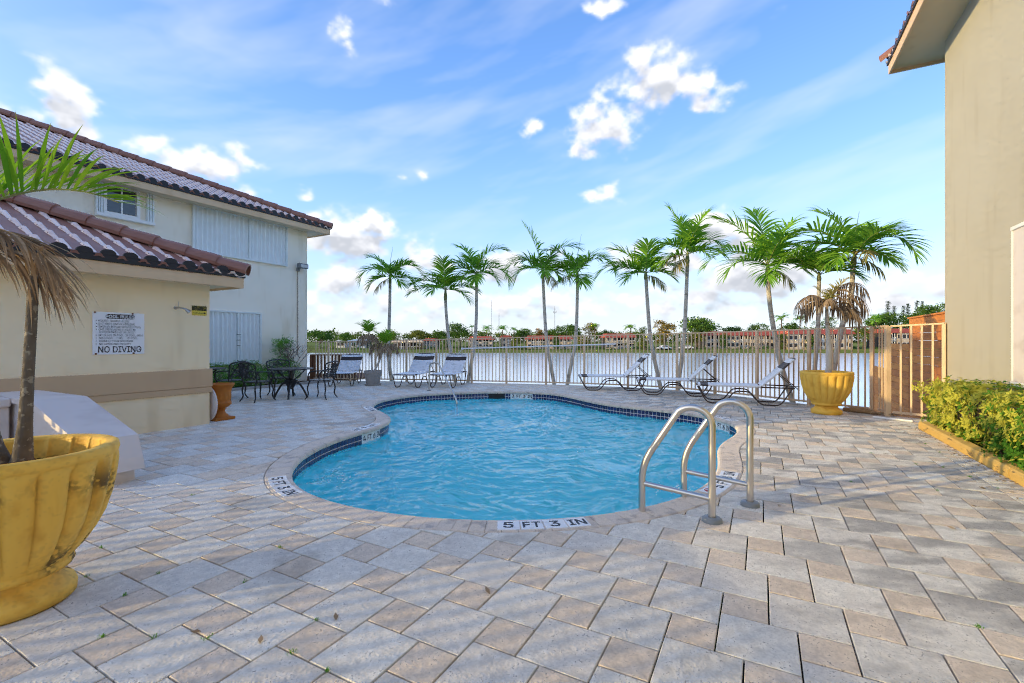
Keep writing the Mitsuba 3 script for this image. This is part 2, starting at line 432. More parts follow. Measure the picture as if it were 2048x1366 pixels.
leafmat('palm_leaf', lambda p, n, uv: mix(mix((.12, .33, .045), (.30, .56, .06), uv.x), (.50, .44, .09), smoothstep(.80, 1.0, uv.y) * .55))
leafmat('palm_bright', lambda p, n, uv: mix(mix((.12, .33, .025), (.31, .53, .04), uv.x), (.58, .44, .08), smoothstep(.82, 1.0, uv.y) * .7))
leafmat('dead_leaf', lambda p, n, uv: mix((.20, .135, .085), (.45, .34, .23), uv.x) * (.75 + .4 * noise(p.x * 60, p.y * 60, p.z * 20)), .2, .7)
leafmat('hedge_leaf', lambda p, n, uv: mix(mix((.045, .16, .022), (.13, .30, .035), uv.y), (.58, .57, .09), smoothstep(.50, .58, uv.x)), .3, .38)
leafmat('shrub_leaf', lambda p, n, uv: mix((.06, .22, .025), (.19, .42, .05), uv.x), .35, .4)
leafmat('tree_leaf', lambda p, n, uv: mix(mix((.045, .125, .028), (.14, .25, .045), uv.x), (.34, .20, .045), uv.y), .3, .6)
leafmat('pine_leaf', lambda p, n, uv: mix((.018, .048, .020), (.045, .085, .03), uv.x), .2, .6)
leafmat('withered_leaf', lambda p, n, uv: mix((.24, .26, .06), (.48, .38, .17), uv.x), .3, .6)
mat('bare_twig', (.17, .13, .11), .9, .1)
mat('spear_leaf', (.10, .20, .05), .5, .4)
mat('crown_shaft', proc(lambda p, n, uv: mix((.16, .22, .06), (.25, .23, .10), noise(p.z * 6, p.x * 20, p.y * 20))), .45, .5)
mat('cast_black', proc(lambda p, n, uv: mix((.017, .018, .022), (.16, .16, .165), smoothstep(.64, .70, fbm(p.x * 30, p.y * 30, p.z * 22, 4)) * .8)), .38, .5)
mat('strap_white', proc(lambda p, n, uv: mix((.78, .79, .82), (.62, .62, .62), smoothstep(.5, .8, fbm(p.x * 12, p.y * 12, p.z * 12, 3)))), .4, .45)
mat('strap_brown', (.045, .030, .027), .45, .4)
mat('frame_brown', (.050, .030, .024), .4, .5)
scene['steel'] = {'type': 'twosided', 'bsdf': {'type': 'principled', 'base_color': rgb(.72, .67, .60), 'metallic': 1.0, 'roughness': proc(lambda p, n, uv: .20 + .18 * noise(p.x * 14, p.y * 14, p.z * 14)), 'specular': .5}}
mat('flange_grey', (.20, .22, .235), .4, .5)
mat('pole_white', (.72, .74, .78), .35, .5)
mat('shutter_white', proc(lambda p, n, uv: mix((.68, .72, .71), (.52, .57, .56), smoothstep(.52, .62, fbm(p.x * 3, p.y * 3, p.z * 5, 4)) * .15)), .35, .5)
mat('window_frame', (.76, .76, .74), .4, .4)
mat('window_glass', (.022, .027, .036), .05, .8)
mat('room_dark', (.02, .02, .022), .8, .2)
mat('sign_white', (.76, .77, .80), .35, .45)
mat('sign_black', (.012, .012, .018), .45, .4)
mat('sign_yellow', (.62, .47, .055), .5, .4)
mat('sign_olive', proc(lambda p, n, uv: mix((.035, .032, .012), (.24, .185, .03), smoothstep(.52, .66, fbm(p.x * 60, p.y * 60, p.z * 60, 3)))), .6, .3)
mat('rust', (.16, .065, .03), .8, .2)
mat('chrome_dull', (.42, .42, .43), .3, .5, metallic=1.0)
mat('lamp_grey', (.17, .18, .185), .5, .4)
mat('lamp_glass', (.45, .47, .48), .2, .6)
mat('conduit_tan', (.40, .33, .25), .6, .3)
mat('cover_pale', proc(lambda p, n, uv: mix((.66, .595, .555), (.57, .50, .46), smoothstep(.5, .8, fbm(p.x * 3, p.y * 3, p.z * 5, 4)))), .5, .4)


def board_fn(p, n, uv):
    g = fbm(p.x * 3, p.y * 3, p.z * 70, 4)
    c = mix((.66, .25, .05), (.50, .165, .035), uv.x)
    return mix(c, (.26, .10, .03), smoothstep(.5, .8, g) * .6) * (.85 + .3 * noise(p.x * 3, p.y * 3, p.z * 4))


mat('cedar_board', proc(board_fn), .7, .25)
mat('dock_brown', (.15, .070, .042), .8, .2)
mat('far_cream', (.60, .47, .33), .9, .1)
mat('far_red', proc(lambda p, n, uv: mix((.42, .105, .08), (.31, .075, .06), noise(p.x * .8, p.y * .8, p.z * 3))), .9, .1)
mat('far_dark', (.045, .04, .038), .6, .3)
mat('far_white', (.72, .72, .70), .8, .2)
mat('far_brown', (.16, .105, .075), .9, .1)
mat('bark', (.12, .095, .07), .95, .1)
mat('car_white', (.70, .71, .72), .25, .6)
mat('car_dark', (.05, .085, .085), .25, .6)
mat('tyre_black', (.02, .02, .02), .8, .2)
mat('mast_grey', (.33, .33, .35), .6, .4)
mat('debris_brown', proc(lambda p, n, uv: mix((.26, .155, .08), (.42, .29, .17), noise(p.x * 40, p.y * 40, p.z * 40))), .9, .1)

# ---------------------------------------------------------------- pool outline
EDGE_PX = [(1085, 1040), (969, 1040), (892, 1036), (815, 1028.5), (738, 1019), (658, 1003), (614, 986.7), (585, 964.7), (573.5, 940), (591, 917.8), (614, 901.7), (643.7, 888.5), (673, 878.3), (702, 868), (731.6, 859),
           (755, 853), (769.7, 845), (775.5, 835.8), (767, 825.5), (754, 818), (743, 811), (749, 805), (769.7, 799), (799, 793), (848.8, 788), (907.4, 784.8), (958.6, 783.4), (1017, 783), (1075.8, 784), (1119.7, 788),
           (1163.7, 796.8), (1193, 803.4), (1237, 810), (1281, 814.3), (1324.8, 818.7), (1368.8, 824.8), (1412.7, 832), (1448, 839), (1468.4, 846.6), (1478.7, 856), (1474, 867), (1456.7, 879), (1443, 891), (1437, 904),
           (1440, 921), (1442, 936), (1435, 954), (1412.7, 971), (1395, 981), (1360, 994), (1285, 1013), (1240, 1022.5), (1162, 1034.4)]


def closed_curve(pts, step=.02):
    """a smooth closed curve through the points, at even steps"""
    from scipy.interpolate import splprep, splev
    p = np.vstack([pts, pts[:1]])
    tck, _ = splprep(p.T, s=.012, per=1)
    q = np.array(splev(np.linspace(0, 1, 4000), tck)).T
    s = np.r_[0, np.cumsum(np.linalg.norm(np.diff(q, axis=0), axis=1))]
    n = int(s[-1] / step)
    return np.stack([np.interp(np.arange(n) * s[-1] / n, s, q[:, k]) for k in (0, 1)], 1), s[-1]


EDGE, EDGE_LEN = closed_curve(np.array([at(x, y)[:2] for x, y in EDGE_PX]))
POOL = Polygon(EDGE)
if not POOL.exterior.is_ccw:
    EDGE = EDGE[::-1].copy()
NE = len(EDGE)
_t = np.roll(EDGE, -4, 0) - np.roll(EDGE, 4, 0)
_t /= np.linalg.norm(_t, axis=1, keepdims=True)
E_OUT = np.stack([_t[:, 1], -_t[:, 0]], 1)            # outward normals of the counterclockwise outline
COPING = .205
POOL_OUT = POOL.buffer(COPING, 16)


def edge_at(s):
    """point, outward normal and tangent at the length s along the outline"""
    i = (s / EDGE_LEN * NE) % NE
    a, b, w = int(i) % NE, (int(i) + 1) % NE, i - int(i)
    n = E_OUT[a] * (1 - w) + E_OUT[b] * w; n /= np.linalg.norm(n)
    return EDGE[a] * (1 - w) + EDGE[b] * w, n, np.array([-n[1], n[0]])


def edge_near(p):
    return np.argmin(np.linalg.norm(EDGE - np.asarray(p)[:2], axis=1)) / NE * EDGE_LEN


# ---------------------------------------------------------------- fence line and deck outline
POSTS = [(657, 14.75, 682.5), (700, 14.65, 681.5), (751, 14.5, 680.5), (813, 14.35, 679), (872.7, 14.15, 678), (943.5, 13.9, 676), (1012.8, 13.65, 674.5), (1092, 13.35, 672.5), (1168.6, 13.0, 670.5), (1256, 12.5, 668.3),
         (1354, 11.8, 666), (1430, 10.95, 663.3), (1514, 10.05, 660.7), (1618, 9.05, 657), (1744, 8.1, 651.5), (1775, 7.73, 650)]
FENCE = np.array([[(x - 1024) / F * Y, Y, EYE + (683 - y) / F * Y] for x, Y, y in POSTS])
HOUSE_U, HOUSE_W = -11.46, 7.955
POOLHOUSE_U, POOLHOUSE_W = -6.238, 2.194
RIGHT_U, RIGHT_W = 3.70, 7.80
KERB_U = 3.15
_f = to_uw(FENCE)
DECK_UW = Polygon([(-10.66, 1.0), (-10.66, 8.15), (-11.4, 8.25)] + [(a + .0, b + .16) for a, b in _f[:-1]] + [(_f[-1][0] + .1, _f[-1][1] + .1), (RIGHT_U + .1, RIGHT_W - .05), (RIGHT_U + .1, 6.95), (KERB_U, 6.95), (KERB_U, -4.2), (-8.6, -4.2), (-8.6, 1.0)]).buffer(0)


def uw_poly(g):
    return shapely.transform(g, lambda c: O + c[:, [0]] * U + c[:, [1]] * W)


DECK = uw_poly(DECK_UW)

# ---------------------------------------------------------------- deck, pavers
base = M()
for g in [DECK.buffer(.02).difference(POOL.buffer(.03))]:
    base.poly(g, -.10, -.017)
put('deck', base, 'joint_sand', kind='structure')

A_, B_ = .3035, .1965                                   # side of the large and of the small square stones
soldier = shapely.box(KERB_U - .22, -4.2, KERB_U, 6.95)
pool_uw = Polygon(to_uw(np.array(POOL_OUT.exterior.coords)))
field_uw = DECK_UW.difference(pool_uw).difference(soldier)
field_prep = prep(field_uw)
r2 = np.random.default_rng(21)


def stone(quad, rand, kind):
    """a stone with a chamfered top from its outline in u, w"""
    q = np.asarray(quad, float); n = len(q)
    c = q.mean(0)
    e1, e2 = q[1] - q[0], q[-1] - q[0]
    z = .0 + r2.uniform(-.0014, .0010); tx, ty = r2.normal(0, .0026, 2)
    poly = Polygon(q)
    ccw = poly if poly.exterior.is_ccw else Polygon(q[::-1])
    o = ccw.buffer(-.0034, join_style='mitre'); t = ccw.buffer(-.0058, join_style='mitre')
    if o.is_empty or o.geom_type != 'Polygon':
        return None
    oc = np.array(o.exterior.coords)[:-1]
    m = M()
    tc = np.array(t.exterior.coords)[:-1] if (not t.is_empty and t.geom_type == 'Polygon') else oc[:0]
    if len(oc) != len(tc) or len(oc) > 14:
        m.poly(o, -.03, z, (rand, kind))
    else:
        k = len(oc)
        j = np.argmin(((tc - oc[0]) ** 2).sum(1)); tc = np.roll(tc, -j, 0)
        Z = lambda p, h: np.c_[p, h + z + (p - c) @ np.array([tx, ty])]
        V = np.vstack([np.c_[oc, np.full(k, -.03)], Z(oc, -.0022), Z(tc, 0.0)])
        i = np.arange(k); l = (i + 1) % k
        Fs = np.vstack([np.stack([i, l, l + k], 1), np.stack([i, l + k, i + k], 1), np.stack([i + k, l + k, l + 2 * k], 1), np.stack([i + k, l + 2 * k, i + 2 * k], 1)])
        tv, tf = trimesh.creation.triangulate_polygon(Polygon(tc), engine='earcut')
        m.add(V, Fs, (rand, kind))
        m.add(Z(np.asarray(tv), 0.0), tf, (rand, kind))
    return m


stones = []
for i in range(-60, 61):
    for j in range(-60, 61):
        p = i * np.array([B_, A_]) + j * np.array([A_, -B_])
        if not (-11.8 < p[0] < 4.5 and -4.6 < p[1] < 11.5):
            continue
        for off, s, kind in (((0, 0), A_, 0.), ((A_, A_ - B_), B_, 1.)):
            q = p + off + np.array([[0, 0], [s, 0], [s, s], [0, s]])
            poly = Polygon(q)
            if field_prep.contains(poly):
                stones.append((q, kind))
            elif field_prep.intersects(poly):
                g = poly.intersection(field_uw)
                for h in getattr(g, 'geoms', [g]):
                    if h.geom_type == 'Polygon' and h.area > .0012:
                        stones.append((np.array(h.simplify(.004).exterior.coords)[:-1], kind))


def seen_size(q):
    c = uw(*np.asarray(q).mean(0))
    if c[1] < .6:
        return -c[1] * 0 - 1
    x, y = 1024 + F * c[0] / c[1], 683 + F * EYE / c[1]
    return F / c[1] ** 2 * Polygon(q).area if (-60 < x < 2110 and y < 1420) else -1


stones.sort(key=lambda s: -seen_size(s[0]))
rest = M()
for n, (q, kind) in enumerate(stones):
    m = stone(q, r2.random(), kind if r2.random() > .06 else 1 - kind)
    if m is None:
        continue
    if n < 300:
        put('paving_stone', m, 'paver', 'deck', m=MUW)
    else:
        v, f, t = m.arrays(); rest.add(v, f, t)
put('far_paving', rest, 'paver', 'deck', m=MUW, kind='stuff')
sold = M()
w0 = -4.2
while w0 < 6.93:
    st = stone([(KERB_U - .22, w0), (KERB_U, w0), (KERB_U, min(w0 + .11, 6.95)), (KERB_U - .22, min(w0 + .11, 6.95))], r2.random(), 1. * (r2.random() < .4))
    if st:
        v, f, t = st.arrays(); sold.add(v, f, t)
    w0 += .11
put('border_course', sold, 'paver', 'deck', m=MUW, kind='stuff')

# ---------------------------------------------------------------- swimming pool
WATER = -.198
pool = thing('swimming_pool', 'kidney-shaped swimming pool of rippling turquoise water with brick coping and dark blue waterline tiles', 'swimming pool')
prof = np.array([(-.028, -.050), (-.030, -.030), (-.022, -.012), (-.006, -.0015), (.012, .001), (COPING - .012, .001), (COPING - .002, -.007), (COPING, -.040)])
nb = int(EDGE_LEN / .104)
r3 = np.random.default_rng(5)
for k in range(nb):
    s0, s1 = k * EDGE_LEN / nb + .0016, (k + 1) * EDGE_LEN / nb - .0016
    rings, dz = [], r3.uniform(-.0012, .0012)
    for s in (s0, s1):
        p, n, _ = edge_at(s)
        rings.append(np.c_[p + prof[:, [0]] * n, prof[:, 1] + dz])
    V = np.vstack(rings); L = len(prof); i = np.arange(L - 1)
    Fs = np.vstack([np.stack([i, i + L, i + L + 1], 1), np.stack([i, i + L + 1, i + 1], 1), [[0, j, j + 1] for j in range(1, L - 1)], [[L, L + j + 1, L + j] for j in range(1, L - 1)]])
    put('coping_brick', M().add(V, Fs[:, ::-1], (r3.random(), 0)), 'coping', pool, smooth=False)
bed = M()                                                # mortar under the coping
for k in range(NE):
    l = (k + 1) % NE
    a, b = EDGE[k] + E_OUT[k] * .012, EDGE[l] + E_OUT[l] * .012
    c, d = EDGE[k] + E_OUT[k] * (COPING - .01), EDGE[l] + E_OUT[l] * (COPING - .01)
    bed.add([[*a, -.012], [*b, -.012], [*d, -.012], [*c, -.012]], [[0, 1, 2, 3]])
put('mortar_bed', bed, 'joint_sand', pool)
wall = M()
ring = lambda d, z: np.c_[EDGE + E_OUT * d, np.full(NE, z)]
P = np.stack([ring(.004, -.012), ring(.004, -.24)]); wall.grid(np.concatenate([P, P[:, :1]], 1))
put('grout_band', wall, 'pool_grout', pool, smooth=True)
MARK_V = []                                               # stretches of the band taken by written tiles: (start, length)


def vertical_marker_span(x, y, length):
    s = edge_near(at(x, y))
    MARK_V.append((s - length / 2, length))
    return s - length / 2


V1 = vertical_marker_span(741, 856, .46)
V2 = vertical_marker_span(1043, 783.5, .56)
V3 = vertical_marker_span(1446, 838.5, .46)
tiles = M(); nt = int(EDGE_LEN / .076)
for k in range(nt):
    s0, s1 = k * EDGE_LEN / nt + .0062, (k + 1) * EDGE_LEN / nt - .0062
    if any(-.03 < (s0 - a) % EDGE_LEN < l - .03 for a, l in MARK_V):
        continue
    for z0, z1 in ((-.124, -.056), (-.204, -.136)):
        V = []
        for s in (s0, s1):
            p, n, _ = edge_at(s)
            for d in (.003, -.004):
                for z in (z0, z1):
                    V.append([*(p + n * d), z])
        V = np.array(V)
        tiles.add(V, [[2, 3, 7], [2, 7, 6], [1, 5, 7], [1, 7, 3], [0, 2, 6], [0, 6, 4], [0, 1, 3], [0, 3, 2], [4, 6, 7], [4, 7, 5]], (r3.random(), 0))
put('waterline_tile', tiles, 'pool_tile', pool, kind='stuff')
basin = M()
P = np.stack([ring(.0, -.22), ring(-.02, -.6), ring(-.10, -1.15), ring(-.26, -1.32)]); basin.grid(np.concatenate([P, P[:, :1]], 1))
tv, tf = trimesh.creation.triangulate_polygon(POOL.buffer(-.2), engine='earcut')
basin.add(np.c_[tv, np.full(len(tv), -1.31)], tf)
put('basin', basin, 'pool_plaster', pool, smooth=False)
# the water: a fine sheet with ripples
g = .021
x0, y0, x1, y1 = POOL.bounds
X, Y = np.meshgrid(np.arange(x0, x1, g), np.arange(y0, y1, g))
pts = np.stack([X.ravel(), Y.ravel()], 1)
pts = pts[shapely.contains_xy(POOL.buffer(-.012), pts[:, 0], pts[:, 1])]
pts = np.vstack([pts, EDGE + E_OUT * .002])
tri = Delaunay(pts).simplices
tri = tri[shapely.contains_xy(POOL.buffer(.004), *pts[tri].mean(1).T)]
JETS = [at(655, 968, WATER), at(1395, 848, WATER), at(1360, 985, WATER), at(1150, 905, WATER)]


def ripples(p):
    x, y = p[:, 0], p[:, 1]
    wx = meshkit.fbm(np.stack([x * .8, y * .8, x * 0], 1), 3, 1) - .5
    wy = meshkit.fbm(np.stack([x * .8 + 7, y * .8, x * 0], 1), 3, 2) - .5
    q = np.stack([x * 1.9 + wx * 2.4, y * 2.6 + wy * 2.8], 1)
    rot = lambda a, d: a @ np.array([[math.cos(d), math.sin(d)], [-math.sin(d), math.cos(d)]])
    ridged = lambda a, o, s: 1 - np.abs(2 * meshkit.noise(np.c_[a * o, np.full(len(a), s * 3.7)], s) - 1)
    h = .013 * ridged(q, 1.0, 1) + .013 * ridged(rot(q, .5) + 3.3, 2.0, 2) + .0125 * ridged(rot(q, -.4) + 9, 3.7, 3) + .0065 * ridged(rot(q, .9), 6.6, 4) + .0016 * meshkit.noise(np.c_[q * 11, x * 0], 9)
    calm = .55 + .75 * meshkit.fbm(np.stack([x * .45, y * .45, x * 0 + 4], 1), 2, 8)
    for c, a in zip(JETS, (1.3, .9, 1.1, .5)):
        d = np.linalg.norm(p - c[:2], axis=1)
        h = h + a * .016 * np.exp(-(d / .32) ** 2) * (meshkit.fbm(np.stack([x * 11, y * 11, x * 0], 1), 3, 12) - .3)
    return (h - .018) * calm * 1.6


put('water', M().add(np.c_[pts, WATER + ripples(pts)], tri), 'pool_water', pool, smooth=True)
foam = M(); ico = trimesh.creation.icosphere(0)
for c, cnt, rad in zip(JETS, (70, 40, 45, 14), (.22, .16, .16, .2)):
    for _ in range(cnt):
        p = c[:2] + r3.normal(0, rad, 2) * [1, .8]
        if POOL.buffer(-.05).contains(Point(p)):
            s = r3.uniform(.002, .0065)
            foam.add(ico.vertices * [s * 1.6, s * 1.3, s * .7] + [p[0], p[1], WATER + float(ripples(p[None])[0]) + .001], ico.faces)
put('foam', foam, 'foam_white', pool, kind='stuff')
skim = M()                                                # skimmer mouth
s_ = edge_near(at(993, 783.2)); p0, n0, t0 = edge_at(s_)
mm = np.eye(4); mm[:2, 0], mm[:2, 1], mm[:3, 3] = t0, n0, [p0[0], p0[1], 0]
skim.box([-.20, -.010, -.20], [.20, .0, -.06], m=mm)
put('skimmer', skim, 'eave_black', pool)


# ---------------------------------------------------------------- depth markers
def flat_marker(s_mid, words, label, flip=False, width=.61, group=None, red=False):
    """tiles with writing lying on the coping"""
    key = thing('depth_marker', label, 'depth marker', group)
    n = len(words); tw = width / n
    for k, wd in enumerate(words):
        p, nn, tt = edge_at(s_mid + (k - (n - 1) / 2) * tw)
        ex, ey = tt, -nn                                  # read by someone standing on the deck and facing the water
        c = p + nn * .098
        m = np.eye(4); m[:2, 0], m[:2, 1], m[:3, 3] = ex, ey, [c[0], c[1], .0032]
        put('tile', M().box([-tw / 2 + .001, -.076, -.004], [tw / 2 - .001, .076, .003], bevel=.0008), 'marker_white', key, m=m)
        if wd == 'ring':
            put('symbol', M().tube(arc([0, .012, .0036], .042, 0, 340, 26, ay=(0, 1, 0)), .0038, 4).tube([[-.03, .042, .0036], [.03, -.018, .0036]], .0038, 4).tube(rounded([[-.03, -.01, .0036], [0, .02, .0036], [.026, .012, .0036]], .01), .003, 4), 'letter_red', key, m=m)
        elif wd:
            v, f = text(wd, .088, min(tw * .82, .052 * len(wd) + (.03 if len(wd) > 1 else .02)), bold=True)
            v[:, 0] -= (v[:, 0].max() + v[:, 0].min()) / 2; v[:, 1] -= .044; v[:, 2] += .0032
            put('lettering', M().add(v, f), 'letter_black', key, m=m)
    return key


flat_marker(edge_near(at(1083, 1042)), ['5', 'FT', '3', 'IN'], 'white depth tiles reading 5 FT 3 IN on the nearest pool edge, right way up')
flat_marker(edge_near(at(588, 968)), ['5', 'FT', '3', 'IN'], 'white depth tiles reading 5 FT 3 IN on the left coping by the bubbling water', )
flat_marker(edge_near(at(1430, 962)), ['ring', '5', 'FT', '8', 'IN'], 'white depth tiles with a red no diving ring behind the ladder rails', width=.76)
flat_marker(edge_near(at(748, 855)), ['4', 'FT', '6', 'IN'], 'worn white depth tiles on the near side of the bulge in the left coping')
flat_marker(edge_near(at(752, 817)), ['4', 'FT', '3', 'IN'], 'blurred white depth tiles on the far side of the bulge in the left coping')
flat_marker(edge_near(at(1440, 836)), ['4', 'FT', '6', 'IN'], 'white depth tiles lying on the far right coping past the ladder')


def wall_marker(s0, words, length, label):
    key = thing('depth_marker', label, 'depth marker')
    n = len(words); tw = length / n
    for k, wd in enumerate(words):
        p, nn, tt = edge_at(s0 + length - (k + .5) * tw)
        m = np.eye(4); m[:2, 0], m[:3, 1], m[:2, 2], m[:3, 3] = -tt, [0, 0, 1], -nn, [p[0], p[1], -.131]
        put('tile', M().box([-tw / 2 + .0008, -.074, -.003], [tw / 2 - .0008, .072, .006], bevel=.0006), 'marker_white', key, m=m)
        if wd:
            v, f = text(wd, .075, min(tw * .78, .05 * len(wd) + .01), bold=True)
            v[:, 0] -= (v[:, 0].max() + v[:, 0].min()) / 2; v[:, 1] -= .030; v[:, 2] += .0062
            put('lettering', M().add(v, f), 'letter_black', key, m=m)


wall_marker(V1, ['4', 'FT', '6', 'IN'], .46, 'upright waterline tiles reading 4 FT 6 IN under the bulge of the left coping')
wall_marker(V2, ['3', 'FT', '3', 'IN'], .56, 'upright waterline tiles reading 3 FT 3 IN on the far pool wall')
wall_marker(V3, ['4', 'FT', '6', 'IN'], .46, 'upright waterline tiles reading 4 FT 6 IN at the right bend behind the ladder')

# ---------------------------------------------------------------- ground and lake
LAKE_Z = -2.2
fence_line = LineString(np.vstack([[-6.3, 14.85, 0], FENCE, [9.2, 10.2, 0]])[:, :2])
near_shore = [(-160, 24), (-40, 22), (-20, 21), (-6, 20.2), (0, 18.6), (4, 16.2), (6.6, 13.2), (8.4, 12.0), (11, 13.5), (20, 18), (60, 24), (190, 40)]
far_shore = [(230, 128), (150, 133), (110, 136), (60, 139), (20, 141), (-20, 140), (-60, 141), (-110, 138), (-220, 132)]
LAKE = Polygon(near_shore + far_shore)


def ground_z(x, y):
    x, y = np.broadcast_arrays(np.asarray(x, float), np.asarray(y, float)); sh = x.shape
    pts = shapely.points(x.ravel(), y.ravel())
    inside = shapely.contains(LAKE, pts); d = shapely.distance(LAKE.exterior, pts)
    near = y.ravel() < 60
    zn = np.minimum(LAKE_Z + .42 * d, -.11)
    zf = LAKE_Z + 1.25 * (1 - np.exp(-d / 11.0)) + .25
    z = np.where(inside, LAKE_Z - np.minimum(.06 + .3 * d, 1.2), np.where(near, zn, np.where(d < .01, LAKE_Z, zf)))
    return z.reshape(sh)


gp = []
for lo, hi, st in ((26, 0, .9), (70, 26, 4), (260, 70, 9)):
    X, Y = np.meshgrid(np.arange(-lo, lo + .1, st), np.arange(-lo, lo + .1, st))
    q = np.stack([X.ravel(), Y.ravel()], 1)
    gp.append(q[np.abs(q).max(1) >= hi - st * .5] if hi else q)
for R in (400, 800, 1600, 3200, 7000):
    a = np.arange(48) / 48 * 2 * np.pi
    gp.append(R * np.stack([np.cos(a), np.sin(a)], 1))
dense = [np.array(shapely.segmentize(LAKE.exterior, 3).coords)[:-1], np.array(shapely.segmentize(LAKE.buffer(-1.5).exterior, 4).coords)[:-1], np.array(shapely.segmentize(DECK.exterior, .4).coords)[:-1], np.array(shapely.segmentize(DECK.buffer(.5).exterior, .6).coords)[:-1],
         np.array(shapely.segmentize(LAKE.buffer(4).exterior, 4).coords)[:-1]]
gp = np.vstack(gp + dense)
gp = gp[~shapely.contains_xy(DECK.buffer(-.05), gp[:, 0], gp[:, 1])]
tri = Delaunay(gp).simplices
tri = tri[~shapely.contains_xy(DECK, *gp[tri].mean(1).T)]
gz = ground_z(gp[:, 0], gp[:, 1])
put('ground', M().add(np.c_[gp, gz], tri), 'grass_ground', smooth=False, kind='structure')
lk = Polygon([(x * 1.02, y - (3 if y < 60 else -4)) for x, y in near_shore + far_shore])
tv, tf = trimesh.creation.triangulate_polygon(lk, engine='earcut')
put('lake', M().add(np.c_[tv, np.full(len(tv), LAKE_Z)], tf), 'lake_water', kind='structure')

# ---------------------------------------------------------------- roofs
PITCH, COURSE, SLOPE = .229, .36, .42
TV, TF = [], []


def tile_mesh(rand, length=.43):
    na, m = 13, M()
    a = np.linspace(0, PITCH + .012, na)
    h = np.where(a < .76 * PITCH, .062 * np.sin(np.pi * np.clip(a / (.76 * PITCH), 0, 1)) ** .62, -.006 * np.sin(np.pi * np.clip((a - .76 * PITCH) / (.24 * PITCH), 0, 1)))
    P = np.stack([np.c_[a, np.zeros(na), h + .046], np.c_[a, np.full(na, length), h - .002]])
    m.grid(P[:, ::1], (rand, 0))
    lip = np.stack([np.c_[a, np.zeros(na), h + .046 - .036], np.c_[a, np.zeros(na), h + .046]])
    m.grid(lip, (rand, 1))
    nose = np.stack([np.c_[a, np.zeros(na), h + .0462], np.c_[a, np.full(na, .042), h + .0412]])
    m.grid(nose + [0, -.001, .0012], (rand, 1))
    return m


TILE_RAW = [tile_mesh(r) for r in (.05, .35, .65, .95)]
TILE_PLY = []
for t_ in TILE_RAW:
    v, f, uv_ = t_.arrays()
    TILE_PLY.append((mikit.ply((v, f), 'roof_tile', smooth=False, uv=uv_), v, f))


def lay_tiles(parent, start, along, up, ncols, nrows, clips, key_col0=0, limit=300, seen=None):
    """rows of tiles from the eave at start; clips: planes (point, inward normal) of the hips"""
    along, up = np.asarray(along, float), np.asarray(up, float)
    nrm = np.cross(along, up); nrm /= np.linalg.norm(nrm)
    rt, rest, count = np.random.default_rng(3), M(), 0
    for r in range(nrows):
        for c in range(ncols):
            k = rt.integers(4)
            base, v, f = TILE_PLY[k]
            m = np.eye(4); m[:3, 0], m[:3, 1], m[:3, 2] = along, up, nrm
            m[:3, 3] = np.asarray(start) + along * (c * PITCH) + up * (r * COURSE + rt.normal(0, .003)) + nrm * rt.normal(0, .001)
            w = v @ m[:3, :3].T + m[:3, 3]
            inside = np.all([((w - p) @ n) > 0 for p, n in clips], 0) if clips else np.ones(len(w), bool)
            if not inside.any():
                continue
            part = None
            if not inside.all():
                tm = trimesh.Trimesh(w, f, process=False)
                for p, n in clips:
                    tm = trimesh.intersections.slice_mesh_plane(tm, n, p)
                if len(tm.faces) < 2:
                    continue
                part = (np.array(tm.vertices), np.array(tm.faces))
            if count < limit and (seen is None or seen(w.mean(0))):
                count += 1
                if part is None:
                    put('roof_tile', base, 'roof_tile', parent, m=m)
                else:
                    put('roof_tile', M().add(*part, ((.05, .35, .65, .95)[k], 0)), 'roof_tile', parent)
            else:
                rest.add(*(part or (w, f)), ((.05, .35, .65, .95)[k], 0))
    if rest.n:
        put('far_tiles', rest, 'roof_tile', parent, kind='stuff')


def seen_px(p):
    if p[1] < .5:
        return False
    x, y = 1024 + F * p[0] / p[1], 683 - F * (p[2] - EYE) / p[1]
    return -30 < x < 2080 and -30 < y < 1400


def v3(u, w, z):
    """a direction given in u, w, z"""
    return np.array([*(u * U + w * W), z])


def caps(parent, a, b, r=.125, seg=.42, lead=0):
    """half round ridge tiles from a to b"""
    a, b = np.asarray(a, float), np.asarray(b, float)
    L = np.linalg.norm(b - a); t = (b - a) / L
    x = np.cross(t, [0, 0, 1]); x /= np.linalg.norm(x); y = np.cross(x, t)
    n = int(L / seg) + 1
    for k in range(n):
        s0, s1 = k * seg, min((k + 1) * seg + .05, L)
        ang = np.linspace(-.5, np.pi + .5, 11)
        rows = []
        for s, rr, dz in ((s0, r + .012, .004), (s0 + .03, r + .012, .004), (s1, r - .006, -.008)):
            rows.append(a + t * s + rr * (np.cos(ang)[:, None] * x + np.sin(ang)[:, None] * .85 * y) + y * dz)
        inner = a + t * s0 + (r - .012) * (np.cos(ang)[:, None] * x + np.sin(ang)[:, None] * .85 * y)
        put('ridge_tile', M().grid(np.array(rows)[:, ::-1]).grid(np.array([inner, rows[0]])[:, ::-1]), 'ridge_tile', parent, smooth=False)


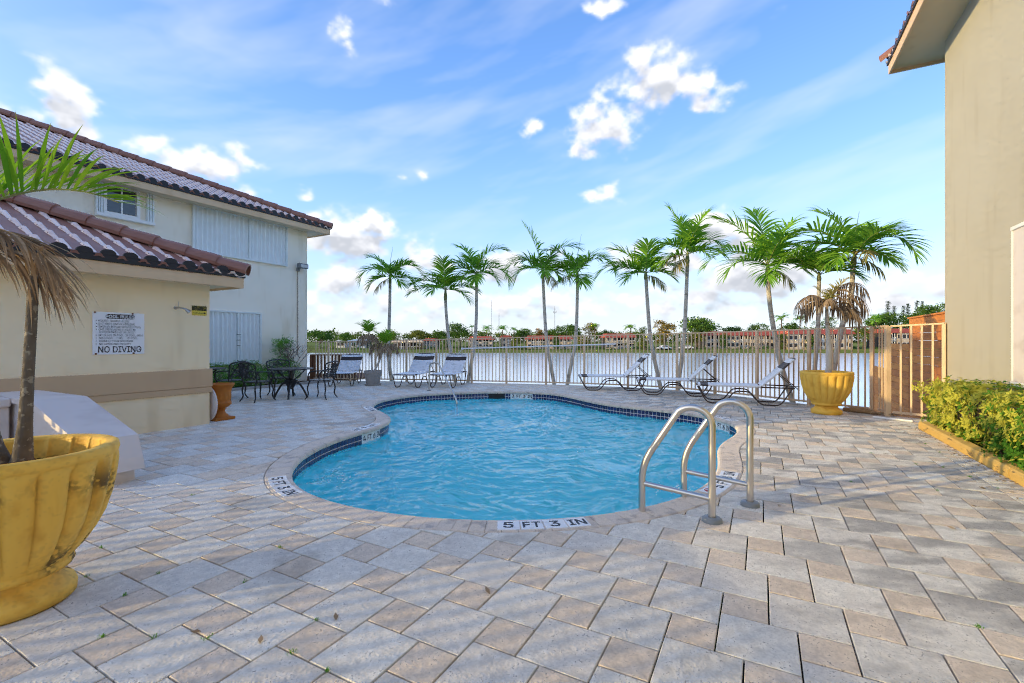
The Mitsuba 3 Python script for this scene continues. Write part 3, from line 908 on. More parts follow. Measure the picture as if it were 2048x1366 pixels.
def eave(parent, u, w0, w1, z, side, tile_z):
    """fascia, drip edge and scalloped closure along w at the roof edge u; side = +1 when the eave looks towards +u"""
    put('fascia', M().box([u - side * .03, w0, z], [u, w1, z + .155], bevel=.004), 'fascia_tan', parent, m=MUW)
    put('drip_edge', M().box([u - side * .02, w0 - .01, z + .157], [u + side * .022, w1 + .01, z + .225]), 'eave_black', parent, m=MUW)
    sc = M(); n = int(round((w1 - w0) / PITCH)) + 1
    sc.box([u - side * .05, w0, z + .224], [u + side * .004, w1, tile_z + .012])
    for k in range(n):
        c = w1 - k * PITCH - .76 * PITCH / 2 - .002
        a = np.linspace(0, np.pi, 9)
        arch = np.stack([np.full(9, 0.), c + .080 * np.cos(a), tile_z + .006 + .070 * np.sin(a) ** .7], 1)
        lo_, hi_ = arch.copy(), arch.copy(); lo_[:, 0], hi_[:, 0] = u - side * .03, u + side * .006
        f0 = hi_.copy(); cc = np.array([[u + side * .006, c, tile_z + .0]])
        sc.add(np.vstack([f0, cc]), [[j, j + 1, 9] if side < 0 else [j + 1, j, 9] for j in range(8)])
        sc.grid(np.array([lo_, hi_]))
    put('eave_closure', sc, 'eave_black', parent, m=MUW)


def hip_sheets(parent, u0, u1, w0, w1, z, rise, inset, mat_='ridge_tile'):
    """the underlay of a hip roof over u0..u1, w0..w1"""
    du, dw = (u1 - u0), (w1 - w0)
    if dw < du:
        h = dw / 2; r0, r1 = (u0 + h, w0 + h), (u1 - h, w0 + h)
    else:
        h = du / 2; r0, r1 = (u0 + h, w0 + h), (u0 + h, w1 - h)
    zr = z + h * SLOPE
    c = [(u0, w0, z), (u1, w0, z), (u1, w1, z), (u0, w1, z), (*r0, zr), (*r1, zr)]
    fs = [[0, 1, 5], [0, 5, 4], [1, 2, 5], [2, 3, 4], [2, 4, 5], [3, 0, 4]] if dw < du else [[0, 1, 4], [1, 2, 5], [1, 5, 4], [2, 3, 5], [3, 0, 4], [3, 4, 5]]
    put('roof_deck', M().add(np.array(c, float), fs), mat_, parent, m=MUW)
    return r0, r1, zr


NUP = np.array([0, 0, 1.])


def front_roof(parent, u_edge, side, w0, w1, z, depth, limit, r_inset=.0):
    """tiles on the slope over the eave at u_edge, between the hips rising from (u_edge, w0) and (u_edge, w1)"""
    cs = 1 / math.sqrt(1 + SLOPE ** 2)
    up = v3(-side * cs, 0, SLOPE * cs)
    ncols = int((w1 - w0) / PITCH) + 2
    along = v3(0, -1, 0) if side > 0 else v3(0, 1, 0)
    wstart = w1 + .01 if side > 0 else w0 - .01
    start = uw(u_edge + side * .045, wstart, z + .012)
    clips = [(uw(u_edge, w1 + .05), v3(side * 1 / math.sqrt(2), -1 / math.sqrt(2), 0)), (uw(u_edge, w0 - .05), v3(side / math.sqrt(2), 1 / math.sqrt(2), 0))]
    lay_tiles(parent, start, along, up, ncols, int(depth / cs / COURSE) + 1, clips, limit=limit, seen=seen_px)


# ---------------------------------------------------------------- pool house
ph = thing('pool_house', 'low beige stucco pool house with a tan wall band and terracotta barrel tile roof', 'pool house')
PW0 = -2.0
pu, pw = POOLHOUSE_U, POOLHOUSE_W
put('wall', M().box([pu - 4.4, PW0, -.1], [pu, pw, 2.30]), 'plaster_poolhouse', ph, m=MUW)
put('wall_band', M().box([pu - .3, PW0 - .02, .565], [pu + .030, pw + .030, .835], bevel=.004), 'band_tan', ph, m=MUW)
put('wall_band', M().box([pu - .3, PW0 - .02, .478], [pu + .024, pw + .024, .562], bevel=.004), 'band_tan', ph, m=MUW)
OV, PZ = .33, 2.075
pe0, pe1, peu = PW0 - OV, pw + OV, pu + OV
put('soffit', M().box([pu - 4.7, pe0 + .03, PZ + .03], [peu - .031, pe1 - .03, PZ + .05]), 'soffit_beige', ph, m=MUW)
eave(ph, peu, pe0, pe1, PZ, 1, PZ + .235)
put('end_fascia', M().box([pu - 4.7, pe1 - .03, PZ], [peu - .031, pe1, PZ + .155]).box([pu - 4.7, pe1 - .025, PZ + .157], [peu - .021, pe1 + .02, PZ + .24]), 'fascia_tan', ph, m=MUW)
rz = PZ + .235
rr0, rr1, rzz = hip_sheets(ph, pu - 4.7, peu, pe0, pe1, rz, 0, 0)
front_roof(ph, peu, 1, pe0, pe1, rz, (pe1 - pe0) / 2, 300)
hipz = lambda z: z + .035
caps(ph, uw(peu + .04, pe1 + .04, hipz(rz) - .01), uw(*rr1, hipz(rzz)) + [0, 0, .03])
caps(ph, uw(peu + .04, pe0 - .04, hipz(rz) - .01), uw(*rr1, hipz(rzz)) + [0, 0, .03])
caps(ph, uw(*rr1, hipz(rzz) + .03), uw(*rr0, hipz(rzz) + .03))


def on_wall(u, w, z, out=+1):
    """frame on a wall along w whose outside is +u (out=+1) or -u: x to the viewer's right, y up, z outward"""
    m = np.eye(4)
    ex = v3(0, 1, 0) if out > 0 else v3(0, -1, 0)
    m[:3, 0], m[:3, 1], m[:3, 2], m[:3, 3] = ex, [0, 0, 1], v3(out, 0, 0), uw(u, w, z)
    return m


# pool rules sign
sg = thing('pool_rules_sign', 'white pool rules board with black lettering and NO DIVING on the pool house wall', 'sign')
SWd, SHt = .555, .545
ms = on_wall(pu + .004, pw - 1.405, 1.083)
put('panel', M().box([0, 0, 0], [SWd, SHt, .006], bevel=.001), 'sign_white', sg, m=ms)
tx = M()


def line(s, x0, x1, yc, h, bold=False, into=None):
    """lettering between the fractions x0..x1 of the board, centred at the fraction yc from its top"""
    v, f = text(s, h, (x1 - x0) * SWd, bold, .0008)
    v[:, 0] += x0 * SWd; v[:, 1] += SHt * (1 - yc) - h / 2; v[:, 2] += .0062
    (into or tx).add(v, f)


for s, x0, x1, yc in (('HOURS- DAWN to DUSK', .105, .69, .205), ('BATHING LOAD 24 PERSONS', .105, .80, .275), ('SHOWER BEFORE ENTERING POOL', .11, .93, .345), ('CHILDREN UNDER 16 MUST BE', .11, .82, .410), ('ACCOMPANIED BY AN ADULT', .11, .82, .472),
                      ('NO GLASS IN POOL OR POOL AREA', .11, .965, .545), ('NO FOOD', .115, .37, .613), ('ITHIN', .445, .565, .613), ('OF POOL', .65, .86, .613), ('SWIM AT YOUR OWN RISK', .115, .77, .682), ('NO LIFEGUARD ON DUTY', .12, .73, .752)):
    line(s, x0, x1, yc, .0245, True)
for yc in (.205, .275, .345, .410, .545, .613, .682, .752):
    tx.lathe([(0, .001), (.0065, .001), (.0065, 0)], 8, m=place([.068 * SWd, SHt * (1 - yc), .0062]))
line('NO DIVING', .10, .935, .880, .078, True)
put('lettering', tx, 'sign_black', sg, m=ms)
oval = M().poly(Point(.185 * SWd + .055, 0).buffer(.030).union(shapely.box(.185 * SWd + .055, -.030, .80 * SWd - .025, .030)).union(Point(.80 * SWd - .025, 0).buffer(.030)), 0, .0008)
mo = ms.copy(); mo[:3, 3] += ms[:3, 1] * SHt * (1 - .098) + ms[:3, 2] * .0062
put('title_oval', oval, 'sign_black', sg, m=mo)
tt_ = M(); line('POOL RULES', .24, .80, .098, .038, True, tt_)
mt = ms.copy(); mt[:3, 3] += ms[:3, 2] * .0011
put('title_lettering', tt_, 'sign_white', sg, m=mt)
for x, y in ((.045, .985), (.76, .985), (.06, .02), (.78, .02)):
    put('screw', M().lathe([(0, .004), (.010, .004), (.013, 0)], 10, m=place([x * SWd, y * SHt, .006])), 'rust', sg, m=ms)

# small arrow sign by the corner
ya = thing('arrow_sign', 'small weathered yellow sign with a dark arrow by the pool house corner', 'sign')
my = on_wall(pu + .004, pw - .250, 1.640)
put('panel', M().box([0, 0, 0], [.205, .070, .005]), 'sign_yellow', ya, m=my)
put('worn_panel', M().box([0, .071, 0], [.205, .140, .005]), 'sign_olive', ya, m=my, label='dark worn upper half')
put('arrow', M().box([.012, .030, .0052], [.178, .037, .006]).add([[.160, .014, .006], [.193, .0335, .006], [.160, .053, .006], [.171, .0335, .006]], [[0, 1, 3], [3, 1, 2]]), 'sign_black', ya, m=my)
# shower head
sh = thing('shower_head', 'chrome outdoor shower head sticking out of the pool house wall', 'shower head')
mh = on_wall(pu, pw - .46, 1.735)
put('arm', M().tube(rounded([[0, .0, 0], [.0, .0, .10], [.045, -.02, .155]], .04), .011, 8).tube([[.0, .0, .07], [-.0, .085, .07]], .006, 6).lathe([(0, .006), (.028, .006), (.03, 0)], 14), 'chrome_dull', sh, m=mh)
hm = np.eye(4); hz = np.array([.55, -.55, .35]); hz /= np.linalg.norm(hz); hx = np.cross([0, 1, 0], hz); hx /= np.linalg.norm(hx)
hm[:3, 0], hm[:3, 1], hm[:3, 2], hm[:3, 3] = hx, np.cross(hz, hx), hz, [.045, -.02, .155]
put('head', M().lathe([(0, -.01), (.014, -.005), (.018, .02), (.032, .06), (.034, .068), (0, .070)], 16, m=hm), 'chrome_dull', sh, m=mh, smooth=40)

# pale cover against the pool house wall
cv = thing('sloping_cover', 'pale pinkish sloping bulkhead cover standing against the pool house wall', 'bulkhead cover')
cw = to_uw(np.array([-5.52, 5.36])); cu0, cw0 = pu + .032, cw[1]
side = [(0, .02), (0, .690), (1.30, .690), (2.35, .405), (2.445, .215), (2.47, .115), (2.40, .115)]
sh_ = M()
pr = np.array(side); L = len(pr); wd = .40


def extrude_side(m, pr, w0, w1, taper=0.0):
    lo, hi = np.c_[cu0 + pr[:, 0], np.full(len(pr), w0), pr[:, 1]], np.c_[cu0 + pr[:, 0], np.full(len(pr), w1), pr[:, 1]]
    P = Polygon(pr); tv, tf = trimesh.creation.triangulate_polygon(P, engine='earcut'); tv = np.asarray(tv)
    m.add(np.c_[cu0 + tv[:, 0], np.full(len(tv), w0), tv[:, 1]], tf); m.add(np.c_[cu0 + tv[:, 0], np.full(len(tv), w1), tv[:, 1]], tf[:, ::-1])
    m.grid(np.array([np.vstack([lo, lo[:1]]), np.vstack([hi, hi[:1]])]))


lid = M(); extrude_side(lid, np.array([(0, .640), (0, .692), (1.31, .692), (2.36, .405), (2.455, .215), (2.49, .115), (2.41, .115), (2.385, .200), (2.30, .372), (1.29, .640)]), cw0 - .42, cw0)
put('lid', lid, 'cover_pale', cv, m=MUW)
bx_ = M(); extrude_side(bx_, np.array([(0, -.05), (0, .638), (1.27, .638), (2.27, .365), (2.36, .19), (2.38, -.05)]), cw0 - .385, cw0 - .03)
put('side_wall', bx_, 'cover_pale', cv, m=MUW)
put('top_box', M().box([cu0, cw0 - 1.7, -.05], [cu0 + .80, cw0 - .422, .600], bevel=.01).box([cu0, cw0 - 1.72, .602], [cu0 + .84, cw0 - .421, .690], bevel=.012), 'cover_pale', cv, m=MUW)
put('latch', M().box([cu0 + .842, cw0 - .80, .62], [cu0 + .862, cw0 - .74, .645]), 'eave_black', cv, m=MUW)

# ---------------------------------------------------------------- two storey house on the left
hs = thing('stucco_house', 'two storey pale beige stucco house with closed white shutters and terracotta tile roof', 'house')
hu, hw = HOUSE_U, HOUSE_W
HW0 = -7.5
put('wall', M().box([hu - 7.5, HW0, -.3], [hu, hw, 4.85]), 'plaster_house', hs, m=MUW)
HO, HZ = .48, 4.66
he0, he1, heu = HW0 - HO, hw + HO, hu + HO
put('soffit', M().box([hu - 7.9, he0 + .03, HZ + .03], [heu - .031, he1 - .03, HZ + .05]), 'soffit_beige', hs, m=MUW)
eave(hs, heu, he0, he1, HZ, 1, HZ + .235)
put('end_fascia', M().box([hu - 7.9, he1 - .03, HZ], [heu - .031, he1, HZ + .155]).box([hu - 7.9, he1 - .025, HZ + .157], [heu - .021, he1 + .02, HZ + .24]), 'fascia_tan', hs, m=MUW)
hz_ = HZ + .235
h0, h1, hzz = hip_sheets(hs, hu - 12.2, heu, he0, he1, hz_, 0, 0)
front_roof(hs, heu, 1, he0, he1, hz_, 6.4, 300)
caps(hs, uw(heu + .04, he1 + .04, hipz(hz_) - .01), uw(*h1, hipz(hzz)) + [0, 0, .03])


def shutter(label, w0, w1, z0, z1, panels, latch=False):
    key = thing('storm_shutter', label, 'shutter')
    m = on_wall(hu + .004, w0, z0); wd, ht = w1 - w0, z1 - z0
    put('track', M().box([-.02, ht - .005, 0], [wd + .02, ht + .035, .075]).box([-.02, -.045, 0], [wd + .02, .0, .085]), 'shutter_white', key, m=m)
    x = 0
    for frac in panels:
        pw_ = wd * frac; n = max(2, int(pw_ / .115)); xs = np.linspace(x + .012, x + pw_ - .012, 2 * n + 1)
        z = np.where(np.arange(2 * n + 1) % 2 == 0, .018, .058)
        P = np.stack([np.c_[xs, np.full(len(xs), .0), z], np.c_[xs, np.full(len(xs), ht - .006), z]])
        put('corrugated_panel', M().grid(P), 'shutter_white', key, m=m)
        x += pw_
    x = 0
    for frac in [0, *panels]:
        x += wd * frac
        put('end_bar', M().box([x - .022, 0.001, .002], [x + .022, ht - .007, .070]), 'shutter_white', key, m=m)
    if latch:
        xl = wd * panels[0]
        for zz in (.34, .45, .56):
            put('latch', M().box([xl - .05, ht * zz + .0, .071], [xl + .05, ht * zz + .022, .085]), 'flange_grey', key, m=m)


def wall_w(x, u=HOUSE_U):
    """the w on the wall at u seen at the picture column x"""
    r = (x - 1024) / F; b = O + u * U
    t = (r * b[1] - b[0]) / (W[0] - r * W[1])
    return t


def wall_z(x, y, u=HOUSE_U):
    p = uw(u, wall_w(x, u))
    return EYE + (683 - y) / F * p[1]


shutter('wide white corrugated storm shutter closed over an upper window of the two storey house', wall_w(385), wall_w(571), (wall_z(385, 501) + wall_z(570, 529)) / 2, (wall_z(385, 413) + wall_z(570, 452)) / 2, (.56, .44))
shutter('white corrugated storm shutter with a latch, closed over the ground floor window', wall_w(398), wall_w(519), wall_z(500, 725), wall_z(500, 627), (.60, .40), True)
# open window
win = thing('small_window', 'small white framed window of four panes high under the eave between folded shutters', 'window')
wa, wb = wall_w(212), wall_w(272)
za, zb = wall_z(240, 428), wall_z(240, 377)
mw = on_wall(hu + .003, wa, za); ww, wh = wb - wa, zb - za
put('frame', M().box([-.06, -.06, 0], [ww + .06, 0, .05]).box([-.06, wh, 0], [ww + .06, wh + .06, .05]).box([-.06, .001, 0], [0, wh - .001, .05]).box([ww, .001, 0], [ww + .06, wh - .001, .05]), 'window_frame', win, m=mw)
for i in range(2):
    for j in range(2):
        put('pane', M().box([ww * i / 2 + .015, wh * j / 2 + .015, .008], [ww * (i + 1) / 2 - .015, wh * (j + 1) / 2 - .015, .014]), 'window_glass', win, m=mw)
put('glazing_bar', M().box([ww / 2 - .0152, .0, .004], [ww / 2 + .0152, wh, .026]).box([0, wh / 2 - .0152, .004], [ww / 2 - .0155, wh / 2 + .0152, .025]).box([ww / 2 + .0155, wh / 2 - .0152, .004], [ww, wh / 2 + .0152, .025]), 'window_frame', win, m=mw)
put('sill', M().box([-.20, -.13, .0], [ww + .34, -.065, .11]), 'window_frame', win, m=mw)
for x0, x1 in ((-.20, -.075), (ww + .19, ww + .34)):
    fold = M()
    for k in range(3):
        fold.box([x0 + k * (x1 - x0) / 3, -.064, .002], [x0 + (k + .7) * (x1 - x0) / 3, wh + .13, .085])
    put('folded_shutter', fold, 'shutter_white', win, m=mw)
# flood light and its conduit
fl = thing('flood_light', 'grey flood light with a downward conduit near the corner of the two storey house', 'flood light')
wf = wall_w(598)
mf = on_wall(hu, wf, wall_z(598, 533))
put('housing', M().box([-.16, -.07, .10], [.17, .075, .24], bevel=.02), 'lamp_grey', fl, m=mf)
put('lens', M().box([-.11, -.055, .238], [.15, .04, .246], bevel=.003), 'lamp_glass', fl, m=mf)
put('bracket', M().tube(rounded([[-.05, -.10, 0], [-.05, -.10, .07], [-.02, -.02, .14]], .03), .018, 8).box([-.10, -.16, 0], [0, -.05, .05], bevel=.006), 'lamp_grey', fl, m=mf)
put('conduit', M().tube([[-.06, -.16, .018], [-.06, -2.75, .018]], .014, 6), 'conduit_tan', fl, m=mf)

# planted bed in front of the house
put('planting_bed', M().box([hu + .001, 1.2, -.15], [-10.665, 8.2, .02]), 'mulch', m=MUW, kind='structure')
put('bed_kerb', M().box([-10.66, 2.0, -.1], [-10.56, 8.05, .07], bevel=.01), 'grey_stone', m=MUW, kind='structure')

# ---------------------------------------------------------------- house on the right
rh = thing('yellow_stucco_house', 'tall pale yellow stucco house at the right edge with a deep soffit and tiled eave', 'house')
ru, rw = RIGHT_U, RIGHT_W
RO, RZ = .59, 5.90
put('wall', M().box([ru, -6.0, -.1], [ru + 8, rw, 6.15]), 'plaster_yellow', rh, m=MUW)
reu, re1, re0 = ru - RO, rw + RO, -6.5
put('soffit', M().box([reu + .031, re0, RZ + .055], [ru + 8, re1 - .03, RZ + .075]), 'soffit_beige', rh, m=MUW)
eave(rh, reu, re0, re1, RZ, -1, RZ + .235)
put('end_fascia', M().box([reu + .031, re1 - .03, RZ], [ru + 8, re1, RZ + .155]), 'fascia_tan', rh, m=MUW)
hip_sheets(rh, reu, ru + 9, re0, re1, RZ + .235, 0, 0)
cs_ = 1 / math.sqrt(1 + SLOPE ** 2)
lay_tiles(rh, uw(reu - .045, re0 - .01 + ((re1 - re0 + .02) % PITCH) - PITCH * 0, RZ + .247), v3(0, 1, 0) * 1.0, v3(cs_, 0, SLOPE * cs_), int((re1 - re0) / PITCH), 3, [(uw(reu, re1 + .05), v3(-1 / math.sqrt(2), -1 / math.sqrt(2), 0))], limit=300, seen=lambda p: p[1] > 3.0)
caps(rh, uw(reu - .04, re1 + .04, RZ + .27), uw(reu + 2.5, re1 - 2.5, RZ + .28 + 2.5 * SLOPE))
vt = M(); v0_ = wall_w
put('soffit_vent', M().box([ru - .40, 5.35, RZ + .048], [ru - .24, 6.3, RZ + .054]), 'soffit_vent', rh, m=MUW)
ws = wall_w(2035, ru)
rs = thing('panel_shutter', 'pale shutter panel cut off by the right edge of the picture on the yellow wall', 'shutter')
mr = on_wall(ru - .004, ws, .80, -1)
for k in range(4):
    put('slat_panel', M().box([k * .32 + .01, 0, .008], [(k + 1) * .32 - .004, 1.70, .036], bevel=.006), 'cover_pale', rs, m=mr)
put('track', M().box([-.012, -.05, 0], [1.32, -.002, .05]).box([-.012, 1.702, 0], [1.32, 1.74, .05]).box([-.012, .001, 0], [.008, 1.699, .045]), 'window_frame', rs, m=mr)
put('downpipe', M().box([ru - .05, rw - .09, .0], [ru - .001, rw - .03, 1.55], bevel=.01), 'fence_beige', rh, m=MUW)

# kerb on the right, in two lengths
for a, b, lab in ((4.05, 6.82, 'yellow painted concrete kerb length farther away under the hedge'), (-1.2, 4.03, 'yellow painted concrete kerb length nearer the camera at the right edge')):
    kp = np.array([(0, -.02), (0, .075), (.018, .10), (.115, .105), (.14, .09), (.14, -.02)])
    nn = int((b - a) / .25) + 2; ss = np.linspace(a, b, nn)
    P = np.stack([np.c_[KERB_U + kp[:, 0] + .004 * math.sin(s * 3.1), np.full(len(kp), s), kp[:, 1] + .003 * math.sin(s * 2.3)] for s in ss])
    m = M().grid(P)
    for e, o in ((0, 1), (-1, -1)):
        m.add(P[e], [[0, j, j + 1][::o] for j in range(1, len(kp) - 1)])
    put('garden_kerb', m, 'kerb_yellow', m=MUW, label=lab, cat='kerb', group='lengths of yellow kerb')
put('hedge_bed', M().box([KERB_U + .141, -4, -.1], [ru - .001, 7.2, .03]), 'mulch', m=MUW, kind='structure')

# ---------------------------------------------------------------- picket fence
def fence(label, pts, first_post=True, last_post=True, pitch=.104, post=.055, picket=.020, post_top=.0, group=None, z0s=None):
    """pts: x, y, top height; a post at every point, pickets and two rails between"""
    key = thing('picket_fence', label, 'fence', group)
    n = len(pts)
    for i, (x, y, z) in enumerate(pts):
        if (i == 0 and not first_post) or (i == n - 1 and not last_post):
            continue
        d = np.array(pts[min(i + 1, n - 1)][:2]) - np.array(pts[max(i - 1, 0)][:2])
        put('post', M().box([-post / 2, -post / 2, -.12], [post / 2, post / 2, z - .018 + post_top], bevel=.003), 'fence_beige', key, m=place([x, y, 0], math.atan2(d[1], d[0])))
    for i in range(n - 1):
        a, b = np.array(pts[i], float), np.array(pts[i + 1], float)
        L = np.linalg.norm((b - a)[:2]); t = (b - a) / L
        top = M().beam(a + [0, 0, -.015], b + [0, 0, -.015], .040, .026)
        put('top_rail', top, 'fence_beige', key)
        lo = M().beam([a[0] + t[0] * post / 2, a[1] + t[1] * post / 2, .075], [b[0] - t[0] * post / 2, b[1] - t[1] * post / 2, .075], .028, .034)
        put('bottom_rail', lo, 'fence_beige', key)
        k = max(1, int(round(L / pitch)))
        for j in range(1, k):
            p = a + (b - a) * j / k
            put('picket', M().box([-picket / 2, -picket / 2, .05], [picket / 2, picket / 2, p[2] - .028]), 'fence_beige', key, m=place([p[0], p[1], 0], math.atan2(t[1], t[0])))
    return key


start = np.array([*uw(HOUSE_U + .03, HOUSE_W - .10)[:2], 1.26]); start[:2] = (-6.36, 14.76)
fence('long beige metal picket fence between the pool deck and the lake', np.vstack([start, FENCE[:-1]]), first_post=False)
RC = uw(RIGHT_U - .035, RIGHT_W - .10)
fence('short beige metal fence return seen nearly end on at the right corner of the deck', np.array([FENCE[-2] + [.045, -.05, 0], FENCE[-1]]), first_post=False, pitch=.085, post=.075)
gate = np.array([FENCE[-1] + [.04, -.02, -.005], [RC[0], RC[1], 1.545]])
fence('wide spaced beige metal fence section in front of the slatted timber fence', gate, first_post=False, pitch=.135, picket=.026, post=.045)
# the same fence goes on to the left of the picture; it throws the striped shade over the paving
lf = [np.array([-6.45, 3.25]) + (np.array([-4.7, -5.0]) - np.array([-6.45, 3.25])) * k / 7 for k in range(8)]
fence('beige metal picket fence left of the picture throwing striped shade on the paving', np.array([[p[0], p[1], 1.22] for p in lf]), pitch=.125, picket=.045)

# ---------------------------------------------------------------- timber fence on the right
cf = thing('timber_fence', 'stepped fence of horizontal orange brown cedar boards between the yellow house and the lake', 'fence')
CFU = RIGHT_U + .30
rb = np.random.default_rng(9)


def cf_w(x):
    return wall_w(x, CFU)


for (w0, w1, top, bot) in ((RIGHT_W - .28, cf_w(1818), 1.74, -.35), (cf_w(1818) + .02, cf_w(1781), 1.20, -.7), (cf_w(1781) + .02, cf_w(1743), .55, -1.2)):
    z = top
    while z > bot:
        h = .150 + rb.uniform(-.004, .004)
        put('board', M().box([CFU, w0, z - h], [CFU + .034, w1, z], (rb.random(), 0), .002), 'cedar_board', cf, m=MUW)
        z -= h + .007
    for wp in (w0 + .05, (w0 + w1) / 2, w1 - .05):
        put('post', M().box([CFU + .036, wp - .045, bot - .6], [CFU + .11, wp + .045, top - .01], (.8, 0)), 'cedar_board', cf, m=MUW)
put('top_cap', M().box([CFU - .03, RIGHT_W - .28, 1.742], [CFU + .12, cf_w(1818) + .01, 1.775], (.2, 0), .003), 'cedar_board', cf, m=MUW)

# wooden dock rail behind the left fence
dk = thing('dock_railing', 'dark brown wooden dock railing seen through the left end of the picket fence', 'railing')
da, db = col(622, 0, 15.6), col(706, 0, 15.6)
put('top_rail', M().beam([da[0], 15.6, .80], [db[0] + .05, 15.6, .80], .14, .04), 'dock_brown', dk)
put('bottom_rail', M().beam([da[0], 15.6, .12], [db[0], 15.6, .12], .04, .09), 'dock_brown', dk)
for k in range(13):
    x = da[0] + (db[0] - da[0]) * k / 12
    put('slat', M().box([x - .035, 15.585, -.4], [x + .035, 15.615, .78]), 'dock_brown', dk)
for x in (da[0], db[0]):
    put('post', M().box([x - .06, 15.64, -1.2], [x + .06, 15.76, .78]), 'dock_brown', dk)
put('plank', M().box([da[0] - .6, 15.5, -.06], [db[0] + .1, 18.6, .0]), 'dock_brown', dk)


# ---------------------------------------------------------------- pool ladder rails
def grab_rail(base, label):
    """a tube from its flange on the deck over a loop and down into the water, with a lower bar"""
    key = thing('ladder_rail', label, 'handrail', 'ladder rails')
    base = np.asarray(base, float)
    d = RAIL_D                                             # towards the water
    P = lambda s, z: np.array([base[0] + d[0] * s, base[1] + d[1] * s, z])
    top = [P(0, .0), P(0, .62)] + [P(.13 - .13 * math.cos(a), .66 + .125 * math.sin(a)) for a in np.linspace(.05, 2.30, 12)] + list(rounded([P(.232, .735), P(.475, .345), P(.475, .05)], .13, 8)) + [P(.475, -.55)]
    put('rail', M().tube(np.array(top), .0245, 16), 'steel', key, smooth=True)
    put('lower_bar', M().tube([P(.018, .160), P(.462, .205)], .019, 12), 'steel', key, smooth=True)
    put('flange', M().lathe([(.027, .034), (.056, .030), (.066, .020), (.068, .0), (.03, .0)], 26, m=place([base[0], base[1], .001])), 'flange_grey', key, smooth=40)
    return key


b1, b2 = at(1424, 1043), at(1500, 1011)
RAIL_D = np.array([-.905, .425]) * 1.0; RAIL_D /= np.linalg.norm(RAIL_D)
grab_rail(b1, 'nearer stainless steel ladder rail rising from the paving')
grab_rail(b2, 'farther stainless steel ladder rail, partly behind its twin')
for z_ in (-.32, -.6):
    pass
ls = thing('ladder_step', 'pale submerged step between the two ladder rails', 'ladder step')
pa, pb = b1[:2] + RAIL_D * .475, b2[:2] + RAIL_D * .475
put('tread', M().beam([*pa, -.42], [*pb, -.42], .075, .03, bevel=.006), 'pole_white', ls)

# entry handrail at the far side
hr = thing('entry_handrail', 'slender stainless handrail sloping into the far left end of the pool', 'handrail')
q0, q1, q2, q3 = at(858, 781.5), col(859, 726, 12.05), col(876, 724.5, 11.6), col(913, 800, 10.55)
q1[0] = q0[0] + .02; q1[1] = q0[1]
q4 = q3 + np.array([.02, -.02, -.35])
put('rail', M().tube(rounded([[*q0[:2], 0], q1, q2, q3, q4], .09, 6), .021, 10), 'steel', hr, smooth=True)
put('flange', M().lathe([(.022, .02), (.055, .018), (.06, 0)], 18, m=place([*q0[:2], .001])), 'flange_grey', hr, smooth=40)

# life pole on the fence
lp = thing('safety_pole', 'long white rescue pole hung level along the picket fence', 'rescue pole')
l0, l1 = col(927, 697.2, 13.72), col(1232, 688.2, 12.45)
l0[1] -= .0; off = np.array([-.03, -.09, 0])
put('shaft', M().tube([l0 + off, l1 + off], .019, 8), 'pole_white', lp)
put('hook', M().tube(rounded([l0 + off, l0 + off + [-.08, -.02, -.12], l0 + off + [-.16, 0, -.20]], .05), .008, 6), 'pole_white', lp)
put('end_cap', M().tube([l0 + off + [-.03, 0, .0], l0 + off + [.04, -.005, .0]], .026, 8), 'pole_white', lp)


